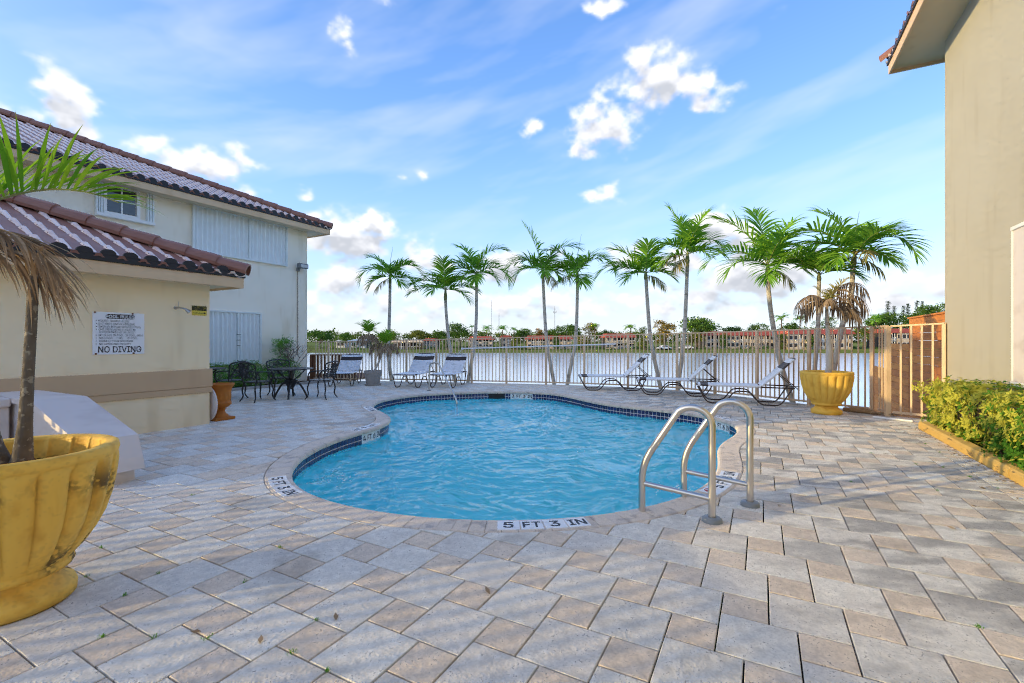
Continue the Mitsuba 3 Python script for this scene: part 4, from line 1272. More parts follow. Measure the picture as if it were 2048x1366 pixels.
# ---------------------------------------------------------------- loungers
def lounger(p, yaw, label, back=44, group='strap loungers along the fence', mirror=False):
    """foot at the origin, head along +x"""
    key = thing('lounger', label, 'sun lounger', group)
    m = place([p[0], p[1], .0], yaw); hw, zs, xb = .295, .365, 1.18
    fr = M()
    ca, sa = math.cos(math.radians(back)), math.sin(math.radians(back)); BL = .80
    fr.tube(rounded([[xb + .55, -hw, zs - .01], [0, -hw, zs], [0, hw, zs], [xb + .55, hw, zs - .01]], .12, 5), .0125, 8)
    fr.tube([[xb + .55, -hw, zs - .01], [xb + .55, hw, zs - .01]], .0125, 8)
    put('seat_frame', fr, 'frame_brown', key, m=m, smooth=True)
    bf = rounded([[xb, -hw + .02, zs + .01], [xb + BL * ca, -hw + .02, zs + BL * sa], [xb + BL * ca, hw - .02, zs + BL * sa], [xb, hw - .02, zs + .01]], .08, 5)
    put('back_frame', M().tube(bf, .0125, 8), 'frame_brown', key, m=m, smooth=True)
    for s in (-1, 1):
        y = s * (hw - .005)
        leg = rounded([[.02, y, zs - .02], [.20, y, .016], [.52, y, .016], [.70, y, zs - .10], [.98, y, zs - .10], [1.16, y, .016], [1.50, y, .016], [1.70, y, zs - .02]], .09, 5)
        put('leg_frame', M().tube(leg, .0125, 8), 'frame_brown', key, m=m, smooth=True)
        put('back_strut', M().tube([[xb + .40 * ca, s * (hw - .05), zs + .40 * sa], [xb + .62, s * (hw - .05), zs - .03]], .009, 6).box([xb + .50, s * (hw - .05) - .012, zs + .02], [xb + .64, s * (hw - .05) + .012, zs + .032]), 'frame_brown', key, m=m)
    st, dk_ = M(), M()

    def strap(mm, q, t, nrm, wid):
        q, t, nrm = np.asarray(q), np.asarray(t), np.asarray(nrm)
        y = np.linspace(-hw, hw, 7); sag = -.014 * (1 - (y / hw) ** 2)
        a = np.stack([q + t * (-wid / 2) + nrm * (g + .015) + np.array([0, yy, 0]) for yy, g in zip(y, sag)])
        b = np.stack([q + t * (wid / 2) + nrm * (g + .015) + np.array([0, yy, 0]) for yy, g in zip(y, sag)])
        lo_ = nrm * .003
        mm.grid(np.array([a, b])); mm.grid(np.array([b - lo_, a - lo_])); mm.grid(np.array([a - lo_, a])); mm.grid(np.array([b, b - lo_]))
        for s, e in ((-1, 0), (1, 6)):                     # wraps round the tube
            w = q + np.array([0, s * hw, 0])
            ring_ = [w + nrm * .017 * math.cos(g) + np.array([0, s, 0]) * .017 * math.sin(g) for g in np.linspace(0, math.pi, 6)]
            mm.grid(np.array([[r_ - t * wid / 2 for r_ in ring_], [r_ + t * wid / 2 for r_ in ring_]]))

    n = 23
    for k in range(n):
        strap(dk_ if 1 <= k <= 3 else st, [.05 + k * (xb - .09) / (n - 1), 0, zs], [1, 0, 0], [0, 0, 1], .0475)
    n = 14
    for k in range(n):
        q = [xb + (.03 + k * (BL - .09) / (n - 1)) * ca, 0, zs + .01 + (.03 + k * (BL - .09) / (n - 1)) * sa]
        strap(dk_ if n - 5 <= k <= n - 3 else st, q, [ca, 0, sa], [-sa, 0, ca], .0525)
    put('white_straps', st, 'strap_white', key, m=m, kind='stuff')
    put('brown_straps', dk_, 'strap_brown', key, m=m, kind='stuff')
    return key


def by_sled(a, b, side=-1):
    """origin and yaw of a lounger from the ends of its camera side sled"""
    a, b = np.asarray(a)[:2], np.asarray(b)[:2]
    d = (b - a) / np.linalg.norm(b - a); n = np.array([-d[1], d[0]])
    mid = (a + b) / 2
    o = mid - d * .86 + n * .29 * (1 if side < 0 else -1)
    return o, math.atan2(d[1], d[0])


for a, b, lab in ((at(1177.5, 781.3), at(1276, 782.5), 'white strap lounger seen from the side, leftmost of the three by the right fence'),
                  (at(1297, 790.5), at(1404.7, 794), 'white strap lounger seen from the side, middle of the three by the right fence'),
                  (at(1418.5, 806.6), at(1558.5, 813), 'white strap lounger seen from the side, beside the large clean yellow planter')):
    o, y = by_sled(a, b)
    lounger(o, y, lab)
lounger((-2.88, 12.20), math.radians(81), 'white strap lounger facing the pool, left of the slender entry handrail', 41)
lounger((-1.92, 12.16), math.radians(81), 'white strap lounger facing the pool, just right of the slender entry handrail', 39)
lounger((-4.72, 12.55), math.radians(97), 'white strap lounger with its back upright by the fence, right of the black patio set', 37)


# ---------------------------------------------------------------- black cast patio furniture
def scroll(c, r, turns, a0, n=18, ex=(1, 0, 0), ey=(0, 0, 1)):
    a = np.linspace(0, turns * 2 * np.pi, n); rr = r * (1 - .72 * a / a[-1])
    return np.asarray(c) + rr[:, None] * (np.cos(a + a0)[:, None] * np.asarray(ex, float) + np.sin(a + a0)[:, None] * np.asarray(ey, float))


def patio_chair(p, yaw, label):
    """faces +x"""
    key = thing('patio_chair', label, 'chair', 'black cast patio chairs')
    m = place([p[0], p[1], 0], yaw); s_ = .40
    seat = M().lathe([(0, .392), (.20, .396), (.235, .400), (.245, .405), (.245, .418), (.225, .414), (0, .406)], 28)
    v, f, t = seat.arrays(); v[:, 0] *= 1.0
    put('seat', M().add(v, f), 'cast_black', key, m=m, smooth=40)
    for sx, sy in ((1, 1), (1, -1), (-1, 1), (-1, -1)):
        put('leg', M().tube(rounded([[sx * .17, sy * .17, .395], [sx * .215, sy * .205, .25], [sx * .185, sy * .19, .10], [sx * .245, sy * .235, .0]], .12, 6), np.interp(np.arange(15), [0, 14], [.017, .012])[:len(rounded([[0, 0, 0], [0, 0, 1], [0, 0, 2], [0, 0, 3]], .12, 6))], 8), 'cast_black', key, m=m, smooth=True)
    tilt = lambda y, z: np.array([-.215 - .10 * (z - .40) / .42 - .05 * (1 - (y / .24) ** 2) * 0 + .10 * (y / .24) ** 2 * .5, y, z])
    fr = [tilt(-.215, .40), tilt(-.235, .60), tilt(-.255, .76)] + [tilt(y, .775 + .045 * math.cos(y / .255 * 1.5)) for y in np.linspace(-.23, .23, 11)] + [tilt(.255, .76), tilt(.235, .60), tilt(.215, .40)]
    put('back_frame', M().tube(rounded(fr, .03, 3), .015, 8), 'cast_black', key, m=m, smooth=True)
    sc = M()
    for (y, z, r, tn, a0) in ((-.13, .70, .075, 1.3, 0), (.13, .70, .075, -1.3, math.pi), (0, .64, .070, 1.4, 1.2), (-.12, .55, .070, -1.3, 2.2), (.12, .55, .070, 1.3, .9), (0, .75, .05, 1.2, -1), (-.17, .63, .045, 1.1, 1), (.17, .63, .045, -1.1, 2), (0, .52, .045, 1.1, 4), (-.055, .585, .04, 1, 3), (.055, .70, .04, -1, 3), (-.06, .71, .04, 1, 1), (.06, .58, .04, 1, 0)):
        pts = scroll([0, y, z], r, tn, a0, 14, (0, 1, 0), (0, 0, 1))
        sc.tube(np.array([tilt(q[1], q[2]) for q in pts]), .0085, 5)
    for y0, z0, y1, z1 in ((-.2, .48, .2, .48), (-.21, .50, 0, .79), (.21, .50, 0, .79), (-.23, .70, .1, .47), (.23, .70, -.1, .47), (0, .48, 0, .8)):
        sc.tube(np.array([tilt(y0 + (y1 - y0) * s, z0 + (z1 - z0) * s + .03 * math.sin(s * math.pi)) for s in np.linspace(0, 1, 6)]), .009, 5)
    put('lattice', sc, 'cast_black', key, m=m)
    for s in (-1, 1):
        put('arm', M().tube(rounded([tilt(s * .235, .615), [-.08, s * .255, .625], [.13, s * .250, .60], [.19, s * .22, .50], [.17, s * .19, .40]], .07, 5), .014, 8), 'cast_black', key, m=m, smooth=True)
    return key


def patio_table(p, label, r=.46, h=.655, yaw=.3):
    key = thing('patio_table', label, 'table', 'black cast patio tables')
    m = place([p[0], p[1], 0], yaw)
    put('top', M().lathe([(0, h - .012), (r - .03, h - .012), (r, h - .022), (r, h), (r - .02, h + .004), (r - .05, h - .004), (0, h - .004)], 40), 'cast_black', key, m=m, smooth=40)
    put('pedestal', M().lathe([(.05, .20), (.07, .24), (.14, .38), (.15, .40), (.05, .42), (.045, h - .01)], 16), 'cast_black', key, m=m, smooth=40)
    for k in range(4):
        a = k * math.pi / 2
        c, s = math.cos(a), math.sin(a)
        pts = rounded([[.05, 0, .34], [.17, 0, .33], [.27, 0, .16], [.34, 0, .0]], .12, 6)
        put('leg', M().tube(np.stack([pts[:, 0] * c, pts[:, 0] * s, pts[:, 2]], 1), .021, 8), 'cast_black', key, m=m, smooth=True)
        pts = rounded([[.05, 0, .40], [.16, 0, .48], [.30, 0, h - .02]], .12, 6)
        put('bracket', M().tube(np.stack([pts[:, 0] * c, pts[:, 0] * s, pts[:, 2]], 1), .015, 6), 'cast_black', key, m=m, smooth=True)
    return key


TAB = np.array([-4.90, 10.25])
patio_table(TAB, 'round black cast patio table among three chairs in front of the green shrubs')
for p, lab, ex_ in (((-5.34, 9.72), 'black lattice back patio chair nearest the camera, left of the round table', .25), ((-5.36, 10.75), 'black lattice back patio chair behind the left side of the round table', 0), ((-4.18, 10.15), 'worn black lattice back patio chair on the right of the round table', 0)):
    d = TAB - p
    patio_chair(p, math.atan2(d[1], d[0]) + ex_, lab)
T2 = np.array([-6.88, 10.25])
patio_table(T2, 'round black patio table half hidden behind the pool house corner')
patio_chair((-6.12, 10.05), math.pi - .25, 'black lattice back patio chair at the half hidden table behind the orange urn')
patio_chair((-6.62, 9.62), 2.0, 'black patio chair mostly hidden by the pool house corner')


# ---------------------------------------------------------------- planters
def fluted_planter(p, label, stain, s=1.0):
    key = thing('fluted_planter', label, 'planter', 'yellow fluted planters')
    nfl = 20
    prof = [(.0, .0), (.225, .0), (.238, .012), (.240, .05), (.232, .072), (.205, .088), (.178, .118), (.172, .140), (.185, .150), (.222, .158), (.232, .175), (.228, .192), (.225, .200), (.268, .250), (.312, .320), (.350, .400), (.378, .500), (.394, .600), (.402, .665), (.404, .690), (.398, .700), (.404, .706), (.408, .722), (.404, .748), (.392, .755), (.352, .752), (.343, .735), (.340, .60)]
    # ribs between z .2 and .69
    def fl(a, i):
        z = prof[i][1]; r = prof[i][0]
        if i < 13 or i > 18:
            return np.ones_like(a)
        amp = .052 * np.interp(z, [.20, .26, .62, .69], [0, .8, 1, .55])
        x = (a * nfl / (2 * np.pi)) % 1.0
        return 1 + amp * (np.sqrt(np.clip(1 - (2 * x - 1) ** 2, 0, 1)) * 1.5 - 1.1)
    zz = np.array(prof)
    fine, idx = [], []
    for i in range(len(prof) - 1):
        n = 4 if 13 <= i < 18 else 1
        for k in range(n):
            fine.append(zz[i] + (zz[i + 1] - zz[i]) * k / n)
    fine.append(zz[-1])
    prof2 = np.array(fine)

    def fl2(a, i):
        r, z = prof2[i]
        if not (.2 < z < .70 and r > .2) or (r < .36 and z > .62):
            return np.ones_like(a)
        amp = .064 * np.interp(z, [.20, .27, .60, .675, .70], [0, .8, 1, .8, .0])
        x = (a * nfl / (2 * np.pi)) % 1.0
        return 1 + amp * (np.sqrt(np.clip(1 - (2 * x - 1) ** 2, 0, 1)) * 1.5 - 1.25)
    m = place([p[0], p[1], 0], .1, s)
    put('bowl', M().lathe(prof2, 160, (stain, 0), flute=fl2), 'yellow_concrete', key, m=m, smooth=True)
    put('soil', M().lathe([(0, .665), (.15, .660), (.33, .640), (.345, .62)], 24), 'potting_soil', key, m=m, smooth=True)
    return key


FP = np.array([-2.385, 2.20])
fluted_planter(FP, 'large stained yellow fluted concrete planter in the left foreground', 1.0, .975)
RP = at(1667, 830)[:2] + [0, .18]
fluted_planter(RP, 'clean yellow fluted concrete planter with a withered palm by the right fence', .12, .97)

ur = thing('clay_urn', 'orange clay urn on a square foot beside the pool house corner', 'urn')
up_ = at(443, 841)[:2] + [-.085, .10]
mu = place([up_[0], up_[1], 0], math.atan2(U[1], U[0]))
put('foot', M().box([-.155, -.155, 0], [.155, .155, .045], bevel=.008), 'orange_clay', ur, m=mu)
put('bowl', M().lathe([(0, .045), (.12, .046), (.115, .07), (.08, .10), (.065, .14), (.075, .165), (.085, .17), (.075, .18), (.12, .205), (.158, .245), (.162, .27), (.142, .30), (.148, .33), (.152, .44), (.165, .50), (.195, .545), (.205, .56), (.203, .575), (.185, .578), (.15, .55), (.14, .42), (0, .40)], 40), 'orange_clay', ur, m=mu, smooth=35)
rel = M()                                                  # leaf relief round the neck
for k in range(14):
    a = k * 2 * math.pi / 14
    rel.lathe([(0, -.075), (.020, -.04), (.024, .0), (.012, .05), (0, .075)], 6, m=place([.146 * math.cos(a), .146 * math.sin(a), .385], a) @ np.diag([.45, 1, 1, 1.]))
put('relief', rel, 'orange_clay', ur, m=mu, smooth=True)
dc = thing('round_disc', 'pale round disc leaning behind the pool house corner, a sliver beside the orange urn', 'disc')
dcp = uw(POOLHOUSE_U - .20, POOLHOUSE_W + .07, .285)
md = np.eye(4); md[:3, 0], md[:3, 2] = v3(1, 0, 0), v3(0, 1, 0); md[:3, 1] = [0, 0, 1]; md[:3, 3] = dcp
put('plate', M().lathe([(0, -.02), (.24, -.02), (.27, -.01), (.275, .0), (.27, .012), (.24, .02), (0, .02)], 40), 'cover_pale', dc, m=md, smooth=40)

gp_ = thing('stone_planter', 'small weathered grey stone planter with two small palms by the left fence', 'planter')
gpos = at(746, 770.5)[:2]; mg = place([gpos[0], gpos[1], 0], .1)


def frustum(m, r0, z0, r1, z1, n=20):
    return m.lathe([(0, z0), (r0, z0), (r1, z1), (0, z1)], n)


put('body', M().lathe([(0, .04), (.185, .04), (.235, .34), (.25, .345), (.252, .42), (.235, .425), (.222, .40), (0, .39)], 28), 'grey_stone', gp_, m=mg, smooth=35)
put('saucer', M().lathe([(0, 0), (.215, 0), (.235, .045), (.21, .048), (0, .045)], 28), 'grey_stone', gp_, m=mg, smooth=35)

# white pipe and fallen frond on the paving by the right planter
pp = thing('white_pipe', 'thin white plastic pipe lying on the paving at the foot of the fence return', 'pipe')
put('tube', M().tube([at(1746, 836) + [0, 0, .018], at(1826, 845) + [0, 0, .018]], .017, 8), 'pole_white', pp)
ff = thing('fallen_frond', 'dry brown fallen palm frond lying behind the large yellow planter', 'palm frond')
a_, b_ = at(1688, 822) + [0, 0, .03], at(1762, 831) + [0, 0, .03]
put('stalk', M().tube([a_, (a_ + b_) / 2 + [0, 0, .02], b_], [.04, .05, .02], 8), 'debris_brown', ff, smooth=True)
fr_ = M(); rf = np.random.default_rng(4)
for k in range(26):
    s = b_ + (a_ - b_) * rf.uniform(0, .45); e = s + np.array([rf.normal(.12, .12), rf.normal(-.08, .10), 0]); e[2] = .012
    fr_.tube([s, (s + e) / 2 + [0, 0, .02], e], [.008, .007, .002], 4, uv=(rf.random(), 0))
put('leaflets', fr_, 'dead_leaf', ff)

# ---------------------------------------------------------------- palms
def rachis(base, az, el0, L, droop, n=13, curl=1.5):
    t = np.linspace(0, 1, n); el = np.radians(el0 - droop * t ** curl)
    h = np.cumsum(np.r_[0, np.cos(el[:-1])]) * L / (n - 1); z = np.cumsum(np.r_[0, np.sin(el[:-1])]) * L / (n - 1)
    return np.asarray(base) + h[:, None] * np.array([math.cos(az), math.sin(az), 0]) + z[:, None] * np.array([0, 0, 1.])


def frond(base, az, el0, L, droop, r, nleaf=26, ll=.46, lw=.030, grav=.35, vee=28, hue=(0, 1), first=.16, segs=4, ragged=0.0, fan=1.0):
    """(leaflets, stalk)"""
    P = rachis(base, az, el0, L, droop)
    s = np.linspace(0, 1, len(P)); m, st = M(), M()
    st.tube(P, np.interp(s, [0, .15, 1], [.016, .010, .003]) * (L / 1.4) ** .5, 5)
    side0 = np.array([-math.sin(az), math.cos(az), 0])
    for sg in (-1, 1):
        for k in range(nleaf):
            t = first + (1 - first) * (k + r.uniform(-.3, .3)) / (nleaf - 1); t = min(max(t, first), .995)
            if ragged and r.random() < ragged:
                continue
            p = np.array([np.interp(t, s, P[:, j]) for j in range(3)])
            tg = np.array([np.interp(min(t + .05, 1), s, P[:, j]) - np.interp(max(t - .05, 0), s, P[:, j]) for j in range(3)]); tg /= np.linalg.norm(tg)
            up = np.cross(tg, side0); up = up if up[2] > 0 or abs(up[2]) < .2 else -up
            side = sg * side0
            a = math.radians(np.interp(t, [0, .5, 1], [72, 56, 24]) * fan + r.normal(0, 5)); v = math.radians(vee + r.normal(0, 9))
            d = math.cos(a) * tg + math.sin(a) * (math.cos(v) * side + math.sin(v) * up)
            l = ll * np.interp(t, [0, .2, .5, .8, 1], [.62, .9, 1.0, .82, .5]) * r.uniform(.86, 1.12)
            wv = np.cross(d, up); wv /= np.linalg.norm(wv) + 1e-9
            w = lw * np.interp(t, [0, .3, 1], [.8, 1, .6]) * r.uniform(.8, 1.15)
            pts, q, dd = [p], p.copy(), d.copy()
            for j in range(segs):
                dd = dd + np.array([0, 0, -grav]) * (j + .5) / segs; dd /= np.linalg.norm(dd)
                q = q + dd * l / segs; pts.append(q)
            pts = np.array(pts); wid = w * np.array([.45, 1, .95, .65, .0] if segs == 4 else np.interp(np.linspace(0, 1, segs + 1), [0, .25, .6, 1], [.45, 1, .8, 0]))
            tw = r.normal(0, .25); wv2 = math.cos(tw) * wv + math.sin(tw) * np.cross(wv, d)
            A, B = pts - wv2 * wid[:, None] / 2, pts[:-1] + wv2 * wid[:-1, None] / 2
            V = np.vstack([A, B]); n = segs + 1; fs = []
            for j in range(segs):
                fs.append([j, j + 1, n + j])
                if j < segs - 1:
                    fs.append([j + 1, n + j + 1, n + j])
            h_ = r.uniform(*hue); uv_ = np.stack([np.full(len(V), h_), np.r_[np.linspace(0, 1, n), np.linspace(0, 1, n)[:-1]]], 1)
            m.add(V, fs, uv_)
    return m, st


def add_frond(key, name, mat_, *a, stalk='crown_shaft', **k):
    m, st = frond(*a, **k)
    kk = put(name, m, mat_, key)
    put('stalk', st, stalk, kk)
    return kk


OLD = {0: ((215, -28, .7, 40),), 3: ((300, -20, .7, 45),), 4: ((195, -5, .95, 60),), 5: ((10, -12, .7, 50),), 6: ((192, 5, .95, 75), (200, -30, .6, 30)), 7: ((300, -25, .7, 40),), 9: ((250, 20, .8, 80), (330, -25, .6, 40))}


def garden_palm(n, label, crown_px, trunk_px, Y, fronds, r0=.055, bright=(), spear=None):
    r = np.random.default_rng(100 + n)
    key = thing('lake_palm', label, 'palm tree', 'palms in a row outside the picket fence')
    c = col(*crown_px, Y)
    pts = [col(x, y, Y) for x, y in trunk_px]
    last = pts[-1]; d = pts[-1] - pts[-2]; d /= abs(d[2])
    pts.append(last + d * max(0.2, last[2] - float(ground_z(last[0], last[1])) + .15))
    pts = np.array(pts)[::-1]                               # from the ground up
    s = np.r_[0, np.cumsum(np.linalg.norm(np.diff(pts, axis=0), axis=1))]
    t = np.linspace(0, s[-1], 26)
    from scipy.interpolate import PchipInterpolator
    q = PchipInterpolator(s, pts)(t)
    rad = np.interp(t / s[-1], [0, .06, .2, 1], [1.4, 1.15, 1.02, .78]) * r0
    rad = rad * (1 + .03 * np.sin(np.arange(26) * 2.4))
    put('trunk', M().tube(q, rad, 10), 'palm_trunk', key, smooth=True)
    top = q[-1]; ax = (c - top); L = np.linalg.norm(ax)
    put('crownshaft', M().tube([top - [0, 0, .02], top + ax * .25, top + ax * .7, c + [0, 0, .05]], [r0 * .82, r0 * .98, r0 * .72, r0 * .35], 10), 'crown_shaft', key, smooth=True)
    for i, (az, el, L, dr_) in enumerate(fronds):
        az = math.radians(az + r.normal(0, 4))
        mat_ = 'palm_bright' if i in bright else 'palm_leaf'
        add_frond(key, 'frond', mat_, c + [0, 0, -.02], az, el + 4, L * (.84 if i > 0 and L > 1.9 else .92), dr_ * 1.12 + 6, r, nleaf=30, ll=.52 + .06 * L, lw=.050, grav=.34, vee=24, hue=(0, 1))
    for az, el, L, dr_ in OLD.get(n, ()):
        add_frond(key, 'old_frond', 'withered_leaf', c + [0, 0, -.06], math.radians(az), el, L, dr_, r, stalk='debris_brown', nleaf=22, ll=.42, lw=.036, grav=.8, vee=0, ragged=.15)
    if spear:
        put('spear', M().tube([c, c + [.01, 0, spear * .5], c + [spear * .10, 0, spear]], [.012, .009, .003], 5), 'spear_leaf', key)
    return key


def fence_y(x):
    """the distance of the fence in the picture column x, and a bit beyond"""
    return float(np.interp(x, [p[0] for p in POSTS], [p[1] for p in POSTS]))


PALMS = [
    ('leftmost palm of the lakeside row, with a thin upright spear leaf', (780, 552), [(780, 566), (778, 660), (776, 690), (783, 764)], [(180, 60, 1.1, 45), (0, 48, 1.35, 105), (180, 36, 1.35, 115), (350, 8, 1.1, 75), (200, -8, .9, 60), (25, 62, 1.0, 70), (270, 30, 1.0, 70), (90, 45, 1.0, 60), (320, -10, .7, 50)], 1.0),
    ('second lakeside palm from the left, lower than its neighbours', (891, 578), [(891, 600), (897, 675), (903, 715), (911, 764)], [(270, 72, 1.15, 35), (170, 32, 1.4, 60), (180, 10, 1.3, 45), (0, 16, 1.15, 50), (350, -6, 1.0, 50), (20, 45, 1.0, 60), (150, 56, 1.05, 60), (250, 8, .9, 50), (60, 50, 1.0, 50)], 0),
    ('third lakeside palm from the left, with a leaf arching to the right at its top', (953, 545), [(953, 567), (953, 620), (951, 665), (936, 764)], [(150, 68, 1.35, 45), (10, 72, 1.5, 85), (180, 38, 1.15, 60), (0, 26, 1.55, 120), (190, 20, 1.15, 70), (30, 45, .9, 50), (335, 0, .9, 60), (270, -12, .65, 60), (120, 60, 1.0, 50), (225, 0, .7, 60)], 0),
    ('fourth lakeside palm from the left, with one long leaf pointing up to the left', (1086, 540), [(1086, 558), (1089, 620), (1092, 668), (1108, 767)], [(165, 72, 1.65, 14), (5, 64, 1.65, 82), (180, 42, 1.65, 130), (195, 15, 1.15, 90), (0, 22, 1.15, 110), (160, 46, 1.05, 70), (270, 8, .9, 60), (60, 55, .9, 60), (320, 0, .8, 70)], 0),
    ('fifth lakeside palm from the left, yellowish, with a tall bare spear leaf', (1155, 545), [(1155, 566), (1154, 620), (1152, 668), (1134.6, 768)], [(165, 60, 1.35, 55), (0, 50, 1.65, 118), (20, 60, 1.25, 70), (185, 22, 1.1, 65), (280, -22, .75, 40), (150, 42, 1.0, 60), (250, 20, .9, 70), (90, 60, .9, 50)], 1.2),
    ('sixth lakeside palm from the left, its leaves spread in a fan above a curved trunk', (1291, 545), [(1292, 558), (1296, 620), (1300, 668), (1321, 775)], [(165, 52, 1.35, 40), (180, 27, 1.65, 78), (12, 62, 1.5, 45), (0, 30, 1.15, 70), (340, 6, .85, 50), (185, 20, 1.05, 40), (270, 72, .95, 30), (60, 50, 1.0, 60), (200, 0, .8, 50)], 0),
    ('seventh lakeside palm from the left, tallest crown with leaves standing upright', (1375, 508), [(1375, 526), (1372, 600), (1369, 662), (1358, 760)], [(150, 76, 1.6, 20), (20, 73, 1.6, 34), (0, 50, 1.35, 88), (350, 22, 1.05, 60), (180, 42, 1.15, 88), (190, -4, 1.05, 50), (270, 60, 1.1, 60), (100, 80, 1.3, 30), (300, 10, .8, 50)], 0),
    ('eighth lakeside palm from the left, with a long leaf drooping far to the left', (1536, 530), [(1535, 552), (1540, 610), (1547, 656), (1562, 729), (1584, 800)], [(160, 62, 1.8, 42), (100, 78, 1.65, 30), (20, 66, 1.55, 40), (180, 32, 1.75, 85), (195, 16, 1.35, 75), (0, 36, 1.3, 75), (320, 8, .85, 60), (260, 50, 1.2, 60), (60, 45, 1.2, 60), (240, -10, .9, 50)], 0),
    ('thin lakeside palm behind the withered potted palm, second from the right', (1638, 548), [(1638, 560), (1637, 610), (1636, 649), (1630, 729)], [(180, 40, 1.35, 88), (150, 42, .95, 50), (0, 35, .9, 60), (90, 68, .95, 40), (330, 15, .8, 60), (250, 30, .8, 60), (30, 60, .9, 50)], 0),
    ('rightmost lakeside palm, with long leaves arching to the right', (1710, 508), [(1706, 530), (1698, 609), (1685, 649), (1668, 735)], [(175, 42, 1.75, 72), (120, 70, 1.45, 40), (15, 46, 1.45, 50), (0, 42, 1.55, 112), (10, 26, 1.15, 75), (330, 2, .85, 60), (185, 26, 1.5, 60), (270, 40, 1.1, 60), (60, 60, 1.2, 50), (210, 5, 1.0, 60)], .9)]
for i, (lab, cpx, tpx, fr, sp) in enumerate(PALMS):
    bend = np.interp(tpx[-1][0], [700, 1300, 1700], [1.35, 1.3, 1.1])
    garden_palm(i, lab, cpx, tpx, fence_y(tpx[-1][0]) + bend, fr, r0=.060 if i not in (8,) else .05, bright=(0, 1, 3) if i in (4, 5, 6) else (0,) if i in (1, 3, 7) else (1,), spear=sp)


def potted(label, base, top, radii, fronds, seed, name='potted_palm', trunk='palm_trunk', ll=.42, group=None, lw=.030):
    r = np.random.default_rng(seed)
    key = thing(name, label, 'palm tree', group)
    base, top = np.asarray(base, float), np.asarray(top, float)
    t = np.linspace(0, 1, 14); q = base + (top - base) * t[:, None]; q[:, 0] += .02 * np.sin(t * 5)
    put('trunk', M().tube(q, np.interp(t, [0, .08, .5, 1], radii) * (1 + .04 * np.sin(np.arange(14) * 2.1)), 12), trunk, key, smooth=True)
    for f in fronds:
        az, el, L, dr_, kind = f[:5]
        k = dict(nleaf=24, ll=ll, lw=lw, grav=.35, vee=30)
        if kind == 'dead':
            k.update(grav=1.5, vee=-12, lw=lw, ragged=.06)
        k.update(f[5] if len(f) > 5 else {})
        add_frond(key, 'dead_frond' if kind == 'dead' else 'frond', 'dead_leaf' if kind == 'dead' else 'withered_leaf' if kind == 'old' else 'palm_bright', top, math.radians(az), el, L, dr_, r, stalk='debris_brown' if kind == 'dead' else 'crown_shaft', **k)
    return key


rpY = RP[1]
ctop = col(1656, 612, rpY)
potted('withered palm with hanging brown fronds in the clean yellow planter', [RP[0] + .03, RP[1], .62], ctop, [.060, .050, .040, .024],
       [(185, 48, .70, 150, 'dead'), (176, 30, .52, 130, 'dead'), (-5, 45, .84, 150, 'dead'), (8, 25, .70, 120, 'dead'), (-20, 5, .58, 90, 'dead'), (15, 64, .72, 50, 'old', dict(ll=.20, lw=.022)), (14, 62, 1.10, 130, 'dead', dict(ll=.42)), (150, 76, .36, 40, 'old', dict(ll=.2, lw=.02)), (280, 74, .34, 40, 'old', dict(ll=.18, lw=.02)), (240, 45, .4, 110, 'dead', dict(ll=.24)), (120, 60, .4, 70, 'dead', dict(ll=.22))], 7, ll=.46)
gz_ = gpos[1]
potted('small palm with a brown skirt, left one in the grey stone planter', [gpos[0] - .03, gz_, .39], col(738, 668, gz_), [.030, .026, .022, .018], [(200, 60, .42, 50, 'live'), (20, 66, .4, 50, 'live'), (120, 70, .45, 40, 'live'), (280, 60, .38, 60, 'live'), (190, -5, .42, 80, 'dead'), (330, -10, .42, 70, 'dead'), (260, -15, .42, 60, 'dead'), (60, 0, .4, 80, 'dead')], 8, name='small_palm', ll=.26, lw=.022, group='two small palms in the grey planter')
potted('small leaning palm with a bright green tuft, right one in the grey stone planter', [gpos[0] + .03, gz_ - .02, .39], col(771, 690, gz_), [.035, .030, .026, .022], [(170, 66, .5, 50, 'live'), (10, 60, .5, 60, 'live'), (90, 70, .5, 40, 'live'), (290, 62, .42, 60, 'live'), (180, 25, .55, 120, 'dead'), (200, 5, .55, 90, 'dead'), (340, 20, .5, 120, 'dead'), (300, 0, .5, 90, 'dead'), (250, -10, .45, 80, 'dead'), (30, 0, .5, 90, 'dead')], 9, name='small_palm', ll=.28, lw=.024, group='two small palms in the grey planter')

# the palms in the foreground planter; their crowns are mostly outside the picture
k1 = thing('planter_palm', 'dead lichen spotted palm trunk with a cut top in the foreground planter', 'palm tree')
tp = np.array([[-2.325, 2.19, .64], [-2.318, 2.19, .70], [-2.305, 2.19, .86], [-2.29, 2.19, 1.1], [-2.275, 2.19, 1.35], [-2.268, 2.19, 1.52], [-2.262, 2.19, 1.56]])
put('trunk', M().tube(tp, [.054, .038, .026, .0215, .0205, .020, .013], 16), 'trunk_dark', k1, smooth=True)
put('stub', M().tube([[-2.262, 2.19, 1.54], [-2.262, 2.19, 1.60], [-2.225, 2.19, 1.70]], [.014, .010, .006], 7), 'debris_brown', k1)
k2 = thing('planter_palm', 'leaning palm in the foreground planter with one green frond and hanging brown fronds', 'palm tree')
cc = np.array([-2.86, 2.24, 1.74])
put('trunk', M().tube([[-2.40, 2.17, .63], [-2.44, 2.17, .75], [-2.58, 2.20, 1.1], [-2.78, 2.23, 1.5], cc], [.06, .042, .034, .03, .025], 14), 'trunk_dark', k2, smooth=True)
rr_ = np.random.default_rng(31)
add_frond(k2, 'frond', 'palm_bright', cc, 0.0, 33, 1.02, 62, rr_, nleaf=30, ll=.40, lw=.026, grav=.22, vee=58, hue=(0, 1), segs=5)
add_frond(k2, 'frond', 'palm_bright', cc, math.radians(150), 60, .9, 50, rr_, nleaf=24, ll=.36, lw=.026, grav=.3, vee=40)
